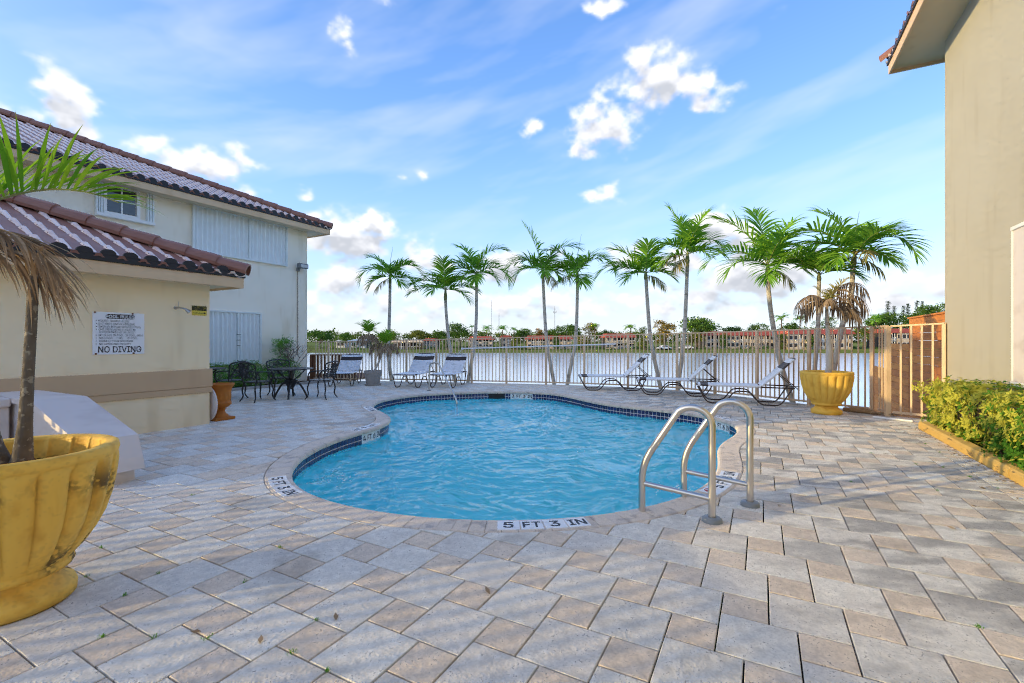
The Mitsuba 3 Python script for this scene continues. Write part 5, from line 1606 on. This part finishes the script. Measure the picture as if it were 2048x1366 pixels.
for az, el, L, dr_ in ((-4, 20, .78, 84), (3, 8, .68, 72)):
    add_frond(k2, 'dead_frond', 'dead_leaf', cc + [0, -.02, -.02], math.radians(az), el, L, dr_, rr_, stalk='debris_brown', nleaf=30, ll=.44, lw=.019, grav=.40, vee=-14, segs=5, fan=.46)


# ---------------------------------------------------------------- hedges and shrubs
def leaves(points, r, size, n_leaflets=1, hue=None, up=.35, flat=.5):
    """leaf shaped faces round the points; hue(point) -> (u, v)"""
    m = M()
    V, Fs, UV, k = [], [], [], 0
    for p in points:
        c = p[:3]; d = p[3:6] + np.array([0, 0, up]); d /= np.linalg.norm(d) + 1e-9
        a = np.cross(d, [0.3, .2, 1]); a /= np.linalg.norm(a) + 1e-9; b = np.cross(d, a)
        h = hue(c) if hue else (r.random(), r.random())
        a0 = r.uniform(0, 6.28)
        for j in range(n_leaflets):
            th = a0 + j * 2 * math.pi / n_leaflets
            e = (math.cos(th) * a + math.sin(th) * b) * (1 if n_leaflets > 1 else 1)
            t = e * (1 - flat * .4) + d * flat * r.uniform(.2, 1.0); t /= np.linalg.norm(t)
            s = np.cross(t, d); s /= np.linalg.norm(s) + 1e-9
            l = size * r.uniform(.7, 1.2); w = l * .21
            q = [c + t * l * .08, c + t * l * .5 - s * w - d * l * .03, c + t * l * .5 + s * w - d * l * .03, c + t * l - d * l * .14]
            V += q; Fs += [[k, k + 1, k + 2], [k + 1, k + 3, k + 2]]; k += 4
            hh = (min(max(h[0] + r.normal(0, .13), 0), 1), min(max(h[1] + r.normal(0, .15), 0), 1))
            UV += [hh] * 4
    return m.add(np.array(V), np.array(Fs), np.array(UV))


def shell(r, n, inside, lo, hi, depth=.16):
    """random points within a shape with a rough outward direction; inside(points) -> signed depth (positive inside)"""
    out = []
    while len(out) < n:
        p = r.uniform(lo, hi, (4000, 3)); s = inside(p); ok = (s > 0) & (s < depth * r.random(4000) ** .7 + .01)
        e = .01
        g = np.stack([inside(p + np.eye(3)[k] * e) - inside(p - np.eye(3)[k] * e) for k in range(3)], 1)
        nrm = -g / (np.linalg.norm(g, axis=1, keepdims=True) + 1e-9)
        for a, b in zip(p[ok], nrm[ok]):
            out.append(np.r_[a, b])
    return np.array(out[:n])


rh_ = np.random.default_rng(77)
HL0, HL1 = -.9, 7.10                                       # along w


def hedge_depth(p):
    u, w, z = p[:, 0], p[:, 1], p[:, 2]
    q = np.stack([u * 2.2, w * 2.2, z * 2.2], 1)
    nz = 1.5 * (meshkit.fbm(q * .8, 3, 4) - .5)
    q2 = np.stack([u * 7, w * 7, z * 7], 1)
    nz = nz + .45 * (meshkit.fbm(q2, 2, 6) - .5)
    top = .70 - .03 * np.cos(w * 1.7) + .06 * np.clip(5.6 - w, 0, 1.5) / 1.5
    front = np.minimum(u - (KERB_U + .12 - .26 * np.clip(z - .22, 0, .5)), 9)
    return np.minimum(np.minimum.reduce([front, (RIGHT_U + .0) - u, top - z, z - .10, w - HL0, HL1 - w]) + nz * .28, 2)


hed = thing('variegated_hedge', 'low hedge of yellow and green variegated leaves behind the yellow kerb', 'hedge')
pts = shell(rh_, 3600, hedge_depth, [KERB_U - .3, 2.6, .05], [RIGHT_U - .02, HL1, .95], .20)
hv = lambda c: (float(np.clip(meshkit.fbm(np.array([[c[0] * 1.5, c[1] * 1.1 + 3, c[2] * 1.6]]), 3, 17)[0] * 1.7 - .34 + rh_.normal(0, .17), 0, 1)), rh_.random())
put('foliage', leaves(pts, rh_, .060, 6, hv, up=.5), 'hedge_leaf', hed, m=MUW, kind='stuff')
pts = shell(rh_, 800, hedge_depth, [KERB_U - .3, HL0, .05], [RIGHT_U - .02, 2.6, .95], .20)
put('rear_foliage', leaves(pts, rh_, .075, 6, hv, up=.5), 'hedge_leaf', hed, m=MUW, kind='stuff')
stm = M()
for k in range(46):
    w = rh_.uniform(1.5, 7.0); u = rh_.uniform(KERB_U + .18, RIGHT_U - .06)
    stm.tube([[u, w, .0], [u + rh_.normal(0, .04), w + rh_.normal(0, .05), .3], [u + rh_.normal(0, .12), w + rh_.normal(0, .12), .62]], [.010, .008, .004], 5)
put('stems', stm, 'bare_twig', hed, m=MUW, kind='stuff')


def green_bush(label, c, rx, ry, h, n, seed, name='shrub', size=.055, twigs=0):
    r = np.random.default_rng(seed); c = np.asarray(c, float)
    key = thing(name, label, 'shrub')

    def dep(p):
        q = (p - [c[0], c[1], c[2] + h * .45]) / [rx, ry, h * .58]
        return (1 - np.linalg.norm(q, axis=1)) * min(rx, ry, h * .55) + (meshkit.fbm(p * 4.2, 3, seed) - .5) * .30
    pts = shell(r, n, dep, [c[0] - rx * 1.5, c[1] - ry * 1.5, c[2] + .01], [c[0] + rx * 1.5, c[1] + ry * 1.5, c[2] + h * 1.3], .2)
    put('foliage', leaves(pts, r, size, 3, None, up=.4), 'shrub_leaf', key, kind='stuff')
    st = M()
    for k in range(9):
        e = c + np.array([r.normal(0, rx * .5), r.normal(0, ry * .5), h * r.uniform(.5, .9)])
        st.tube([c + [r.normal(0, .05), r.normal(0, .05), -.05], (c + e) / 2 + [0, 0, .05], e], [.012, .009, .004], 5)
    put('stems', st, 'bare_twig', key, kind='stuff')
    return key


for k, (u, w, rx, h, lab) in enumerate(((-11.05, 3.3, .48, .62, 'low green shrub behind the half hidden patio table'), (-11.05, 4.1, .50, .60, 'low rounded green shrub between the two patio tables'), (-11.05, 4.95, .5, .58, 'low green shrub behind the round patio table, on its left'), (-11.05, 5.8, .5, .60, 'low green shrub behind the round patio table, on its right'), (-11.0, 6.75, .52, .66, 'bushy green shrub at the foot of the house corner'))):
    green_bush(lab, uw(u, w), rx, .46, h * 1.22, 950, 300 + k)
tb = thing('tall_shrub', 'upright shrub with green top and bare branching twigs at the house corner', 'shrub')
tc = uw(-11.05, 7.0); rs_ = np.random.default_rng(61)
tw = M(); tips = []


def branch(p, d, l, r_, n):
    q = p + d * l
    tw.tube([p, (p + q) / 2 + rs_.normal(0, .02, 3), q], [r_, r_ * .85, r_ * .65], 5)
    if n == 0:
        tips.append(q); return
    for _ in range(2 if n < 3 else 3):
        e = d + rs_.normal(0, .45, 3); e[2] = abs(e[2]) * .8 + .2; e /= np.linalg.norm(e)
        branch(q, e, l * .72, r_ * .62, n - 1)


for k in range(4):
    branch(tc + [rs_.normal(0, .06), rs_.normal(0, .06), 0], np.array([rs_.normal(.12, .22), rs_.normal(0, .15), 1.0]), .46, .017, 4)
put('branches', tw, 'bare_twig', tb)
lp_ = np.array([np.r_[q + rs_.normal(0, .05, 3), rs_.normal(0, 1, 3)] for q in tips if q[0] < tc[0] + .05 for _ in range(4)] + [np.r_[tc + [-.14 + .10 * math.sin(k * .021) + rs_.normal(0, .10 - .05 * k / 330), rs_.normal(0, .1), .45 + .92 * k / 330 + rs_.normal(0, .05)], rs_.normal(0, 1, 3)] for k in range(330) if rs_.random() > .25])
put('foliage', leaves(lp_, rs_, .055, 3, None), 'shrub_leaf', tb, kind='stuff')

# weeds in the joints, fallen leaves
rw_ = np.random.default_rng(12); wd = M()
WEEDS = [(410, 1290), (500, 1175), (550, 1100), (345, 1268), (205, 1262), (180, 1155), (395, 990), (620, 1242), (615, 1290), (1880, 905), (1895, 935), (1945, 1235), (1945, 1245), (1868, 892), (1985, 975), (1810, 925), (1860, 978), (1700, 960), (2000, 960), (1740, 905), (300, 1150), (640, 1340), (260, 1180), (240, 1082)]
CORNERS = np.vstack([np.vstack([q, (q + np.roll(q, -1, 0)) / 2]) for q, _ in stones[:420]])
for x, y in WEEDS:
    c = at(x, y); j = np.argmin(((CORNERS - to_uw(c)) ** 2).sum(1)); c = uw(*CORNERS[j], 0.0)
    n = int(rw_.integers(8, 22)); sp = rw_.uniform(.003, .010)
    for _ in range(n):
        a = rw_.uniform(0, 6.28); l = rw_.uniform(.004, .013); p = c + [rw_.normal(0, sp), rw_.normal(0, sp), -.004]
        e = p + [math.cos(a) * l, math.sin(a) * l, rw_.uniform(.006, .020)]; s = np.array([-math.sin(a), math.cos(a), 0]) * l * .22
        wd.add([p, (p + e) / 2 - s + [0, 0, .004], (p + e) / 2 + s + [0, 0, .004], e], [[0, 1, 2], [1, 3, 2]], (rw_.random(), 0))
key = put('joint_weeds', wd, 'shrub_leaf', label='tiny green weeds growing in the joints of the paving', cat='weeds', kind='stuff')
lv = M()


def fallen(p, l, r):
    a = r.uniform(0, 6.28); t = np.array([math.cos(a), math.sin(a), r.normal(0, .1)]); s = np.array([-math.sin(a), math.cos(a), r.normal(0, .2)])
    q = np.array([p, p + t * l * .5 - s * l * .2 + [0, 0, .005], p + t * l * .5 + s * l * .2 + [0, 0, .004], p + t * l + [0, 0, .006]]) + [0, 0, .004]
    lv.add(q, [[0, 1, 2], [1, 3, 2]], (r.random(), 0))


for _ in range(330):
    fallen(uw(KERB_U - abs(rw_.normal(0, .07)) - .005, rw_.uniform(1.5, 6.9)), rw_.uniform(.015, .05), rw_)
for _ in range(60):
    fallen(uw(KERB_U - abs(rw_.normal(0, .5)), rw_.uniform(1.5, 6.9)), rw_.uniform(.02, .06), rw_)
for x, y in ((672, 1243), (520, 1290), (1830, 826), (1850, 812), (1560, 1010), (980, 1190), (380, 1265), (1690, 850)):
    fallen(at(x, y), .055, rw_)
put('fallen_leaves', lv, 'dead_leaf', label='small dry brown leaves strewn along the yellow kerb', cat='fallen leaves', kind='stuff')

# ---------------------------------------------------------------- the far shore
FY = 152.0


def far_z(x, Y):
    return float(ground_z(x, Y))


def apartment(label, x0, x1, ytop, yeave, Y, bays, depth=9.0, roof_mat='far_red', wall_mat='far_cream', storeys=2, name='apartment_building', grp='apartment buildings on the far shore'):
    key = thing(name, label, 'building', grp)
    a, b = (x0 - 1024) / F * Y, (x1 - 1024) / F * Y
    zt, ze = EYE + (683 - ytop) / F * Y, EYE + (683 - yeave) / F * Y
    zb = far_z((a + b) / 2, Y) - .1
    put('wall', M().box([a, Y + 1.4, zb], [b, Y + depth, ze]), 'far_dark' if 'o' in bays else wall_mat, key)  # dark behind open balconies: the recess shade is put into the wall colour
    o = .55
    lo = [(a - o, Y - o), (b + o, Y - o), (b + o, Y + depth + o), (a - o, Y + depth + o)]
    hi = [(a + .5, Y + .5), (b - .5, Y + .5), (b - .5, Y + depth - .5), (a + .5, Y + depth - .5)]
    V = np.array([[*p, ze - .12] for p in lo] + [[*p, ze + .1] for p in lo] + [[*p, zt] for p in hi])
    fs = [[0, 1, 5, 4], [1, 2, 6, 5], [2, 3, 7, 6], [3, 0, 4, 7], [4, 5, 9, 8], [5, 6, 10, 9], [6, 7, 11, 10], [7, 4, 8, 11], [8, 9, 10, 11], [3, 2, 1, 0]]
    put('roof', M().add(V, fs), roof_mat, key)
    n = len(bays); bw = (b - a) / n; fh = (ze - .12 - zb) / storeys
    for i, t in enumerate(bays):
        u0, u1 = a + i * bw, a + (i + 1) * bw
        if t == 'o':
            for s in range(storeys):
                zf = zb + s * fh
                if s:
                    put('floor_slab', M().box([u0 + .02, Y + .02, zf - .12], [u1 - .02, Y + 1.39, zf + .1]), wall_mat, key)
                r = M().box([u0 + .14, Y + .03, zf + .95], [u1 - .14, Y + .11, zf + 1.05])
                for k in range(7):
                    x = u0 + .2 + (u1 - u0 - .4) * k / 6
                    r.box([x - .03, Y + .05, zf + .1], [x + .03, Y + .09, zf + .95])
                put('railing', r, 'far_white', key)
            put('pier', M().box([u0 - .13, Y, zb], [u0 + .13, Y + 1.39, ze - .13]), wall_mat, key)
            put('pier', M().box([(u0 + u1) / 2 - .08, Y + .0, zb], [(u0 + u1) / 2 + .08, Y + .2, ze - .13]), 'far_white', key)
        else:
            put('bay_wall', M().box([u0 + (.14 if i and bays[i - 1] == 'o' else .01), Y + .01, zb], [u1 - .01, Y + 1.39, ze - .13]), wall_mat, key)
            if t == 'w':
                for s in range(storeys):
                    zf = zb + s * fh + .85
                    w = put('window', M().box([(u0 + u1) / 2 - .62, Y - .05, zf - .07], [(u0 + u1) / 2 + .62, Y + .0, zf + fh * .48 + .07]), 'far_white', key)
                    put('pane', M().box([(u0 + u1) / 2 - .54, Y - .07, zf], [(u0 + u1) / 2 + .54, Y - .052, zf + fh * .48]), 'far_dark', w)
    return key


apartment('long low brown house with a pale roof edge on the far shore', 786, 844, 680.5, 684, FY - 2, 'wowow', roof_mat='far_cream', wall_mat='far_brown', storeys=1, name='lake_house', grp=None)
apartment('orange roofed two storey house with white railings beside the long low brown house', 848, 871, 676.5, 681, FY, 'oo', name='lake_house', grp=None)
apartment('low white house among trees at the left end of the far shore', 703, 729, 678.5, 682, FY + 4, 'wow', roof_mat='far_white', wall_mat='far_white', storeys=1, name='lake_house', grp=None)
apartment('tiny white house partly hidden at the far left end of the far shore', 672, 690, 680.5, 683.5, FY + 8, 'ww', roof_mat='far_white', wall_mat='far_white', storeys=1, name='lake_house', grp=None)
apartment('cream apartment building with a stepped red roof behind the third lakeside palm', 938, 985, 672.5, 679, FY, 'wowow')
apartment('narrow cream stair block with a red roof right of the stepped red roof', 1001, 1023, 670.5, 676, FY + 3, 'wo')
apartment('long cream apartment building with a red roof between the fourth and fifth lakeside palms', 1054, 1143, 671, 678, FY, 'wooowwowow')
apartment('cream apartment building with a red roof above the right end of the rescue pole', 1212, 1270, 667, 674.5, FY, 'wwooo')
apartment('long cream apartment building with a red roof behind the eighth lakeside palm', 1413, 1548, 662.5, 670.5, FY, 'wooowwwoowwoow')
apartment('cream apartment building with a bright red roof behind the withered potted palm', 1577, 1706, 658.5, 667.5, FY - 6, 'wwowwooowwowow')
apartment('cream building with a red roof just left of the timber fence', 1776, 1822, 657, 665, FY - 4, 'wowww')


def clumps(r, centre, rad, n, k, size, hue, hue2=0.0):
    """leaf clumps through the volume of an ellipsoid with an uneven surface"""
    m = M(); V, Fs, UV = [], [], []
    c = np.asarray(centre, float); rad = np.asarray(rad, float)
    for _ in range(n):
        d = r.normal(0, 1, 3); d /= np.linalg.norm(d); d[2] = d[2] if d[2] > -.45 else -d[2]
        q = c + d * rad * r.uniform(.45, 1.0) ** .6
        h = np.clip(hue + r.normal(0, .2), 0, 1); sp = size * r.uniform(.8, 1.5)
        for _ in range(k):
            p = q + r.normal(0, 1, 3) * sp * [1.1, 1.1, .6]
            a = r.normal(0, 1, 3); a /= np.linalg.norm(a); b = np.cross(a, r.normal(0, 1, 3)); b /= np.linalg.norm(b)
            s = size * r.uniform(.35, .8)
            o = len(V); V += [p - a * s, p + b * s * .6, p + a * s, p - b * s * .6]; Fs += [[o, o + 1, o + 2], [o, o + 2, o + 3]]
            UV += [(np.clip(h + r.normal(0, .12), 0, 1), np.clip(hue2 + r.normal(0, .07), 0, 1))] * 4
    return m.add(np.array(V), np.array(Fs), np.array(UV))


def far_tree(label, x, ytop, wpx, Y, seed, hue=.5, rust=0.0, flat=1.0, n=46, group=None, low=.35):
    r = np.random.default_rng(seed)
    key = thing('shore_tree', label, 'tree', group or 'trees on the far shore')
    X = (x - 1024) / F * Y; zb = far_z(X, Y); zt = EYE + (683 - ytop) / F * Y; h = zt - zb; rad = wpx / 2 * Y / F
    cr = M()
    lobes = [(0, .62, .8)] + [(r.uniform(-.62, .62), r.uniform(low + .1, .85), r.uniform(.35, .58)) for _ in range(6)]
    for dx, dz, s in lobes:
        rz = h * .36 * s * flat
        zc = min(zb + h * dz, zt - rz * 1.02)
        v, f, t = clumps(r, [X + dx * rad, Y + r.normal(0, rad * .4), zc], [rad * s, rad * s, rz], int(n * s), 12, max(.26, rad * .10), hue, rust).arrays()
        cr.add(v, f, t)
    put('crown', cr, 'tree_leaf', key)
    tr = M().tube([[X, Y, zb - .3], [X + r.normal(0, .1), Y, zb + h * .25], [X + r.normal(0, .2), Y, zb + h * .55]], [.24, .17, .10], 7)
    for _ in range(4):
        e = np.array([X + r.uniform(-.6, .6) * rad, Y + r.uniform(-.4, .4) * rad, zb + h * r.uniform(.55, .8)])
        tr.tube([[X, Y, zb + h * .25], [X + (e[0] - X) * .4, Y, zb + h * .45], e], [.13, .10, .04], 5)
    put('trunk', tr, 'bark', key)
    return key


def far_palm(label, x, ytop, wpx, Y, seed, yellow=False, group='palms on the far shore'):
    r = np.random.default_rng(seed)
    key = thing('shore_palm', label, 'palm tree', group)
    X = (x - 1024) / F * Y; zb = far_z(X, Y); zt = EYE + (683 - ytop) / F * Y; rad = wpx / 2 * Y / F
    c = np.array([X, Y, zt - rad * .75])
    put('trunk', M().tube([[X + r.normal(0, .4), Y, zb - .3], [X + r.normal(0, .15), Y, (zb + c[2]) / 2], c], [.22, .16, .13], 7), 'bark', key)
    cr = M()
    for k in range(15):
        m, _ = frond(c, k * 2.4 + r.normal(0, .2), r.uniform(5, 75), rad * r.uniform(1.05, 1.35), r.uniform(60, 100), r, nleaf=9, ll=rad * .50, lw=rad * .13, grav=.5, vee=10, segs=2, hue=(0, 1))
        v, f, t = m.arrays(); cr.add(v, f, t)
    put('crown', cr, 'palm_bright' if yellow else 'palm_leaf', key)


def far_pine(label, x, ytop, wpx, Y, seed):
    r = np.random.default_rng(seed)
    key = thing('shore_pine', label, 'pine tree', 'pointed pines beyond the timber fence')
    X = (x - 1024) / F * Y; zb = far_z(X, Y); zt = EYE + (683 - ytop) / F * Y; h = zt - zb; rad = wpx / 2 * Y / F
    put('trunk', M().tube([[X, Y, zb - .3], [X, Y, zt]], [.25, .04], 6), 'bark', key)
    cr = M(); z = zb + h * .35
    while z < zt - .1:
        s = (zt - z) / (h * .65); rr = rad * (.25 + .75 * s)
        for k in range(7):
            a = r.uniform(0, 6.28); q = [X + math.cos(a) * rr * .6, Y + math.sin(a) * rr * .6, z - .1 + r.normal(0, .1)]
            v, f, t = clumps(r, q, [rr * .42, rr * .42, .16], 3, 5, .19, r.random()).arrays(); cr.add(v, f, t)
        z += .55
    put('crown', cr, 'pine_leaf', key)


far_tree('round dark green far shore tree beside the corner of the two storey house', 640, 660, 52, FY, 1, .35, n=60)
far_tree('bright green far shore bush left of the palms in the stone planter', 693, 664, 26, FY - 3, 2, .8)
far_tree('pale green far tree seen between the stone planter palms and the first lakeside palm', 772, 661, 36, FY + 6, 3, .6, .2)
far_tree('flat topped pale tree with thin twigs above the long brown house', 838, 660, 44, FY + 10, 4, .65, .3, .7)
far_tree('dark green tree above the orange roofed house', 876, 661, 40, FY + 9, 5, .4)
far_tree('rounded green tree between the second and third lakeside palms', 920, 648, 48, FY + 8, 6, .4, n=56)
far_palm('slim far palm just left of the third lakeside palm\'s trunk', 944, 649, 13, FY + 8, 7)
far_palm('bushy coconut palm left of the two thin radio masts', 974, 650, 22, FY + 4, 8)
far_palm('coconut palm below the shorter radio mast', 1005, 651, 22, FY + 2, 9)
far_palm('short far palm touching a round green tree right of the radio masts', 1028, 654, 18, FY + 2, 10)
far_tree('round green tree left of the fourth lakeside palm', 1048, 653, 38, FY + 8, 11, .5, n=52)
far_tree('orange brown tree just left of the fourth lakeside palm\'s trunk', 1081, 656, 24, FY + 8, 12, .5, .85)
far_tree('spreading tree with airy layered twigs right of the fourth lakeside palm', 1112, 650, 42, FY + 8, 13, .55, 0, .8)
far_tree('taller spreading tree just left of the fifth lakeside palm\'s trunk', 1138, 645, 44, FY + 9, 14, .5, 0, .9)
far_tree('rust and yellow tree right of the fifth lakeside palm', 1180, 643, 34, FY + 7, 15, .8, .6)
far_palm('tall thin palm in front of the rust and yellow tree', 1189, 647, 18, FY + 3, 16, True)
far_tree('low green tree left of the yellowing palm above the red roof', 1222, 660, 40, FY + 12, 17, .5)
far_palm('yellowing palm above the red roof near the end of the rescue pole', 1261, 647, 24, FY + 5, 18, True)
far_tree('thin greyish tree left of the sixth lakeside palm\'s trunk', 1283, 652, 22, FY + 6, 19, .75, .2, n=24)
far_tree('rusty brown tree right of the sixth lakeside palm, reaching down to the shore', 1331, 640, 46, FY - 4, 20, .55, .75, n=60, low=.1)
far_tree('big bright green tree behind the seventh lakeside palm', 1394, 630, 66, FY + 6, 21, .75, n=70)
far_tree('dark tree filling the gap below the big bright green tree', 1384, 660, 50, FY - 2, 22, .2, .35, low=.1)
far_tree('green tree above the left end of the long red roof', 1469, 648, 40, FY + 12, 23, .45)
far_tree('green tree left of the eighth lakeside palm\'s trunk', 1514, 643, 44, FY + 12, 24, .5)
far_palm('tall dark palm right of the eighth lakeside palm\'s trunk', 1563, 627, 26, FY + 4, 25)
far_palm('dark palm left of the withered potted palm', 1601, 630, 24, FY + 3, 26)
far_tree('low wide green tree behind two dark palms', 1580, 646, 50, FY + 12, 27, .4)
far_tree('round bright green tree behind the withered potted palm', 1650, 633, 40, FY + 10, 28, .65)
far_tree('dark shrubby tree between the bright red roof and the fence corner', 1726, 655, 40, FY - 6, 29, .3, .2, low=.1)
far_tree('broad green tree right of the withered potted palm', 1762, 622, 60, FY + 4, 30, .55, n=60)
for k, (x, y, w, rs, lab) in enumerate(((895, 672, 30, .1, 'low dark tree at the water left of the stepped red roof'), (1033, 670, 20, .3, 'dark bushy tree in the gap right of the narrow stair block'), (1112, 668, 16, .1, 'slim dark tree standing before the long red roof near the crossed antenna pole'), (1165, 668, 36, .45, 'brownish low tree between two red roofed buildings right of the fifth lakeside palm'),
                                      (1291, 668, 30, .3, 'low dark tree right of the balcony building, left of the rusty brown tree'), (1446, 667, 18, .1, 'small dark tree in front of the long red roof near its left end'), (1559, 666, 26, .2, 'dark tree closing the gap between the last two long red roofs'), (1620, 667, 20, .1, 'small dark tree before the bright red roof behind the withered palm'))):
    far_tree(lab, x, y, w, FY - 5.0 - k * .2, 200 + k, .25, rs, low=.05, n=40)
far_palm('palm fronds in front of the broad green tree', 1752, 628, 30, FY - 2, 31)
for i, (x, y, w, lab) in enumerate(((1776, 601, 15, 'leftmost and tall pointed pine'), (1788, 612, 13, 'second pointed pine from the left'), (1807, 612, 14, 'third pointed pine from the left'), (1816, 607, 13, 'fourth pointed pine from the left'), (1834, 600, 15, 'tall pointed pine left of the last one'), (1845, 603, 13, 'rightmost pointed pine'))):
    far_pine(lab + ' beyond the timber fence', x, y, w, FY + 14, 40 + i)
far_tree('leafy green tree in front of the pointed pines', 1806, 625, 46, FY + 2, 50, .6)
far_tree('leafy tree above the middle of the timber fence', 1836, 618, 46, FY + 3, 51, .5)
far_tree('big dark green tree beside the yellow house wall', 1876, 599, 60, FY + 4, 52, .5, n=70)

# the wood behind, and shrubs along the shore
rt_ = np.random.default_rng(90); bk = M()
for k in range(150):
    x = -130 + 280 * k / 150 + rt_.normal(0, 1.0); Y = 190 + rt_.normal(0, 6)
    zt = 4.3 + 1.8 * meshkit.fbm(np.array([[x * .06, 0, 0]]), 3, 2)[0] + rt_.normal(0, .35) + (2.4 if x > 115 else 0)
    v, f, t = clumps(rt_, [x, Y, (zt - 1) / 2], [2.4, 2.0, (zt + 1) / 2], 24, 9, .55, .35 + .3 * rt_.random(), .15).arrays(); bk.add(v, f, t)
put('distant_wood', bk, 'tree_leaf', label='distant band of mixed green trees behind the far shore buildings', cat='wood', kind='stuff')
sb = M()
for k in range(150):
    x = rt_.uniform(-62, 118); Y = rt_.uniform(FY - 4.5, FY - .8)
    hh = rt_.uniform(.35, 1.0) + 1.6 * (rt_.random() < .18)
    v, f, t = clumps(rt_, [x, Y, far_z(x, Y) + hh * .5], [rt_.uniform(.5, 1.3), .5, hh * .6], 9, 8, .22, rt_.random() * .6, .25 * (rt_.random() < .4)).arrays(); sb.add(v, f, t)
put('shore_shrubs', sb, 'tree_leaf', label='low garden shrubs in front of the buildings on the far shore', cat='shrubs', kind='stuff')


def car(label, x, y, Y, body, yaw=0.0):
    key = thing('parked_car', label, 'car', 'cars parked on the far shore')
    X = (x - 1024) / F * Y; z = far_z(X, Y); m = place([X, Y, z], yaw)
    side = [(-2.15, .35), (-2.2, .75), (-1.35, .90), (-.85, 1.40), (.75, 1.42), (1.45, .95), (2.1, .80), (2.2, .40)]
    P = Polygon(side); e = trimesh.creation.extrude_polygon(P, 1.7, engine='earcut'); v = np.array(e.vertices)
    v = np.c_[v[:, 0], v[:, 2] - .85, v[:, 1]]
    put('body', M().add(v, np.array(e.faces)[:, ::-1]), body, key, m=m)
    for s in (-.856, .856):
        put('side_window', M().add([[-1.15, s, .95], [-.78, s, 1.33], [.68, s, 1.34], [1.2, s, .98]], [[0, 1, 2, 3]]), 'window_glass', key, m=m)
        for x_ in (-1.4, 1.35):
            r_ = np.array([[x_ + .34 * math.cos(a), s - .1, .34 + .34 * math.sin(a)] for a in np.linspace(0, 2 * np.pi, 17)[:-1]]); q = r_ + [0, .2, 0]
            w = M().grid(np.array([np.vstack([r_, r_[:1]]), np.vstack([q, q[:1]])])).add(np.vstack([r_, [[x_, s - .1, .34]]]), [[i, (i + 1) % 16, 16] for i in range(16)]).add(np.vstack([q, [[x_, s + .1, .34]]]), [[(i + 1) % 16, i, 16] for i in range(16)])
            put('wheel', w, 'tyre_black', key, m=m)


car('white car parked on the far shore under the rusty brown tree', 1328, 694, FY - 5.5, 'car_white', .2)
car('white car parked just right of the seventh lakeside palm\'s trunk', 1372, 694, FY - 4.5, 'car_white', -.1)
car('dark green car parked on the far shore left of the timber fence', 1795, 690, FY - 9, 'car_dark', .5)

for lab, x, yt, Y, w, arms in (('tallest thin radio mast, left of the pair on the horizon', 983, 600, 420, .42, 0), ('shorter radio mast right of the tallest one', 998, 626, 420, .40, 0), ('distant pole with a crossed antenna top, right of the fourth lakeside palm', 1109.5, 612, 380, .42, 1)):
    key = thing('radio_mast', lab, 'mast', 'thin masts on the horizon')
    X = (x - 1024) / F * Y; zt = EYE + (683 - yt) / F * Y
    leg = M()
    for a in (0, 2.09, 4.19):
        leg.tube([[X + w * .5 * math.cos(a), Y + w * .5 * math.sin(a), -1], [X + w * .4 * math.cos(a), Y + w * .4 * math.sin(a), zt - 2]], .07, 4)
    for k in range(int(zt / 1.2)):
        z = k * 1.2; s = 1 if k % 2 else -1
        leg.tube([[X - s * w * .45, Y, z], [X + s * w * .45, Y, z + 1.2]], .05, 4)
    put('lattice', leg, 'mast_grey', key)
    put('tip', M().tube([[X, Y, zt - 2.2], [X, Y, zt]], .09, 5), 'mast_grey', key)
    if arms:
        put('antenna', M().box([X - 1.1, Y - .1, zt - 5.2], [X + 1.1, Y + .1, zt - 4.9]).box([X - 1.2, Y - .15, zt - 5.8], [X - .9, Y + .15, zt - 4.0]).box([X + .9, Y - .15, zt - 5.8], [X + 1.2, Y + .15, zt - 4.0]).box([X - .7, Y - .1, zt - 2.6], [X + .7, Y + .1, zt - 2.35]), 'mast_grey', key)
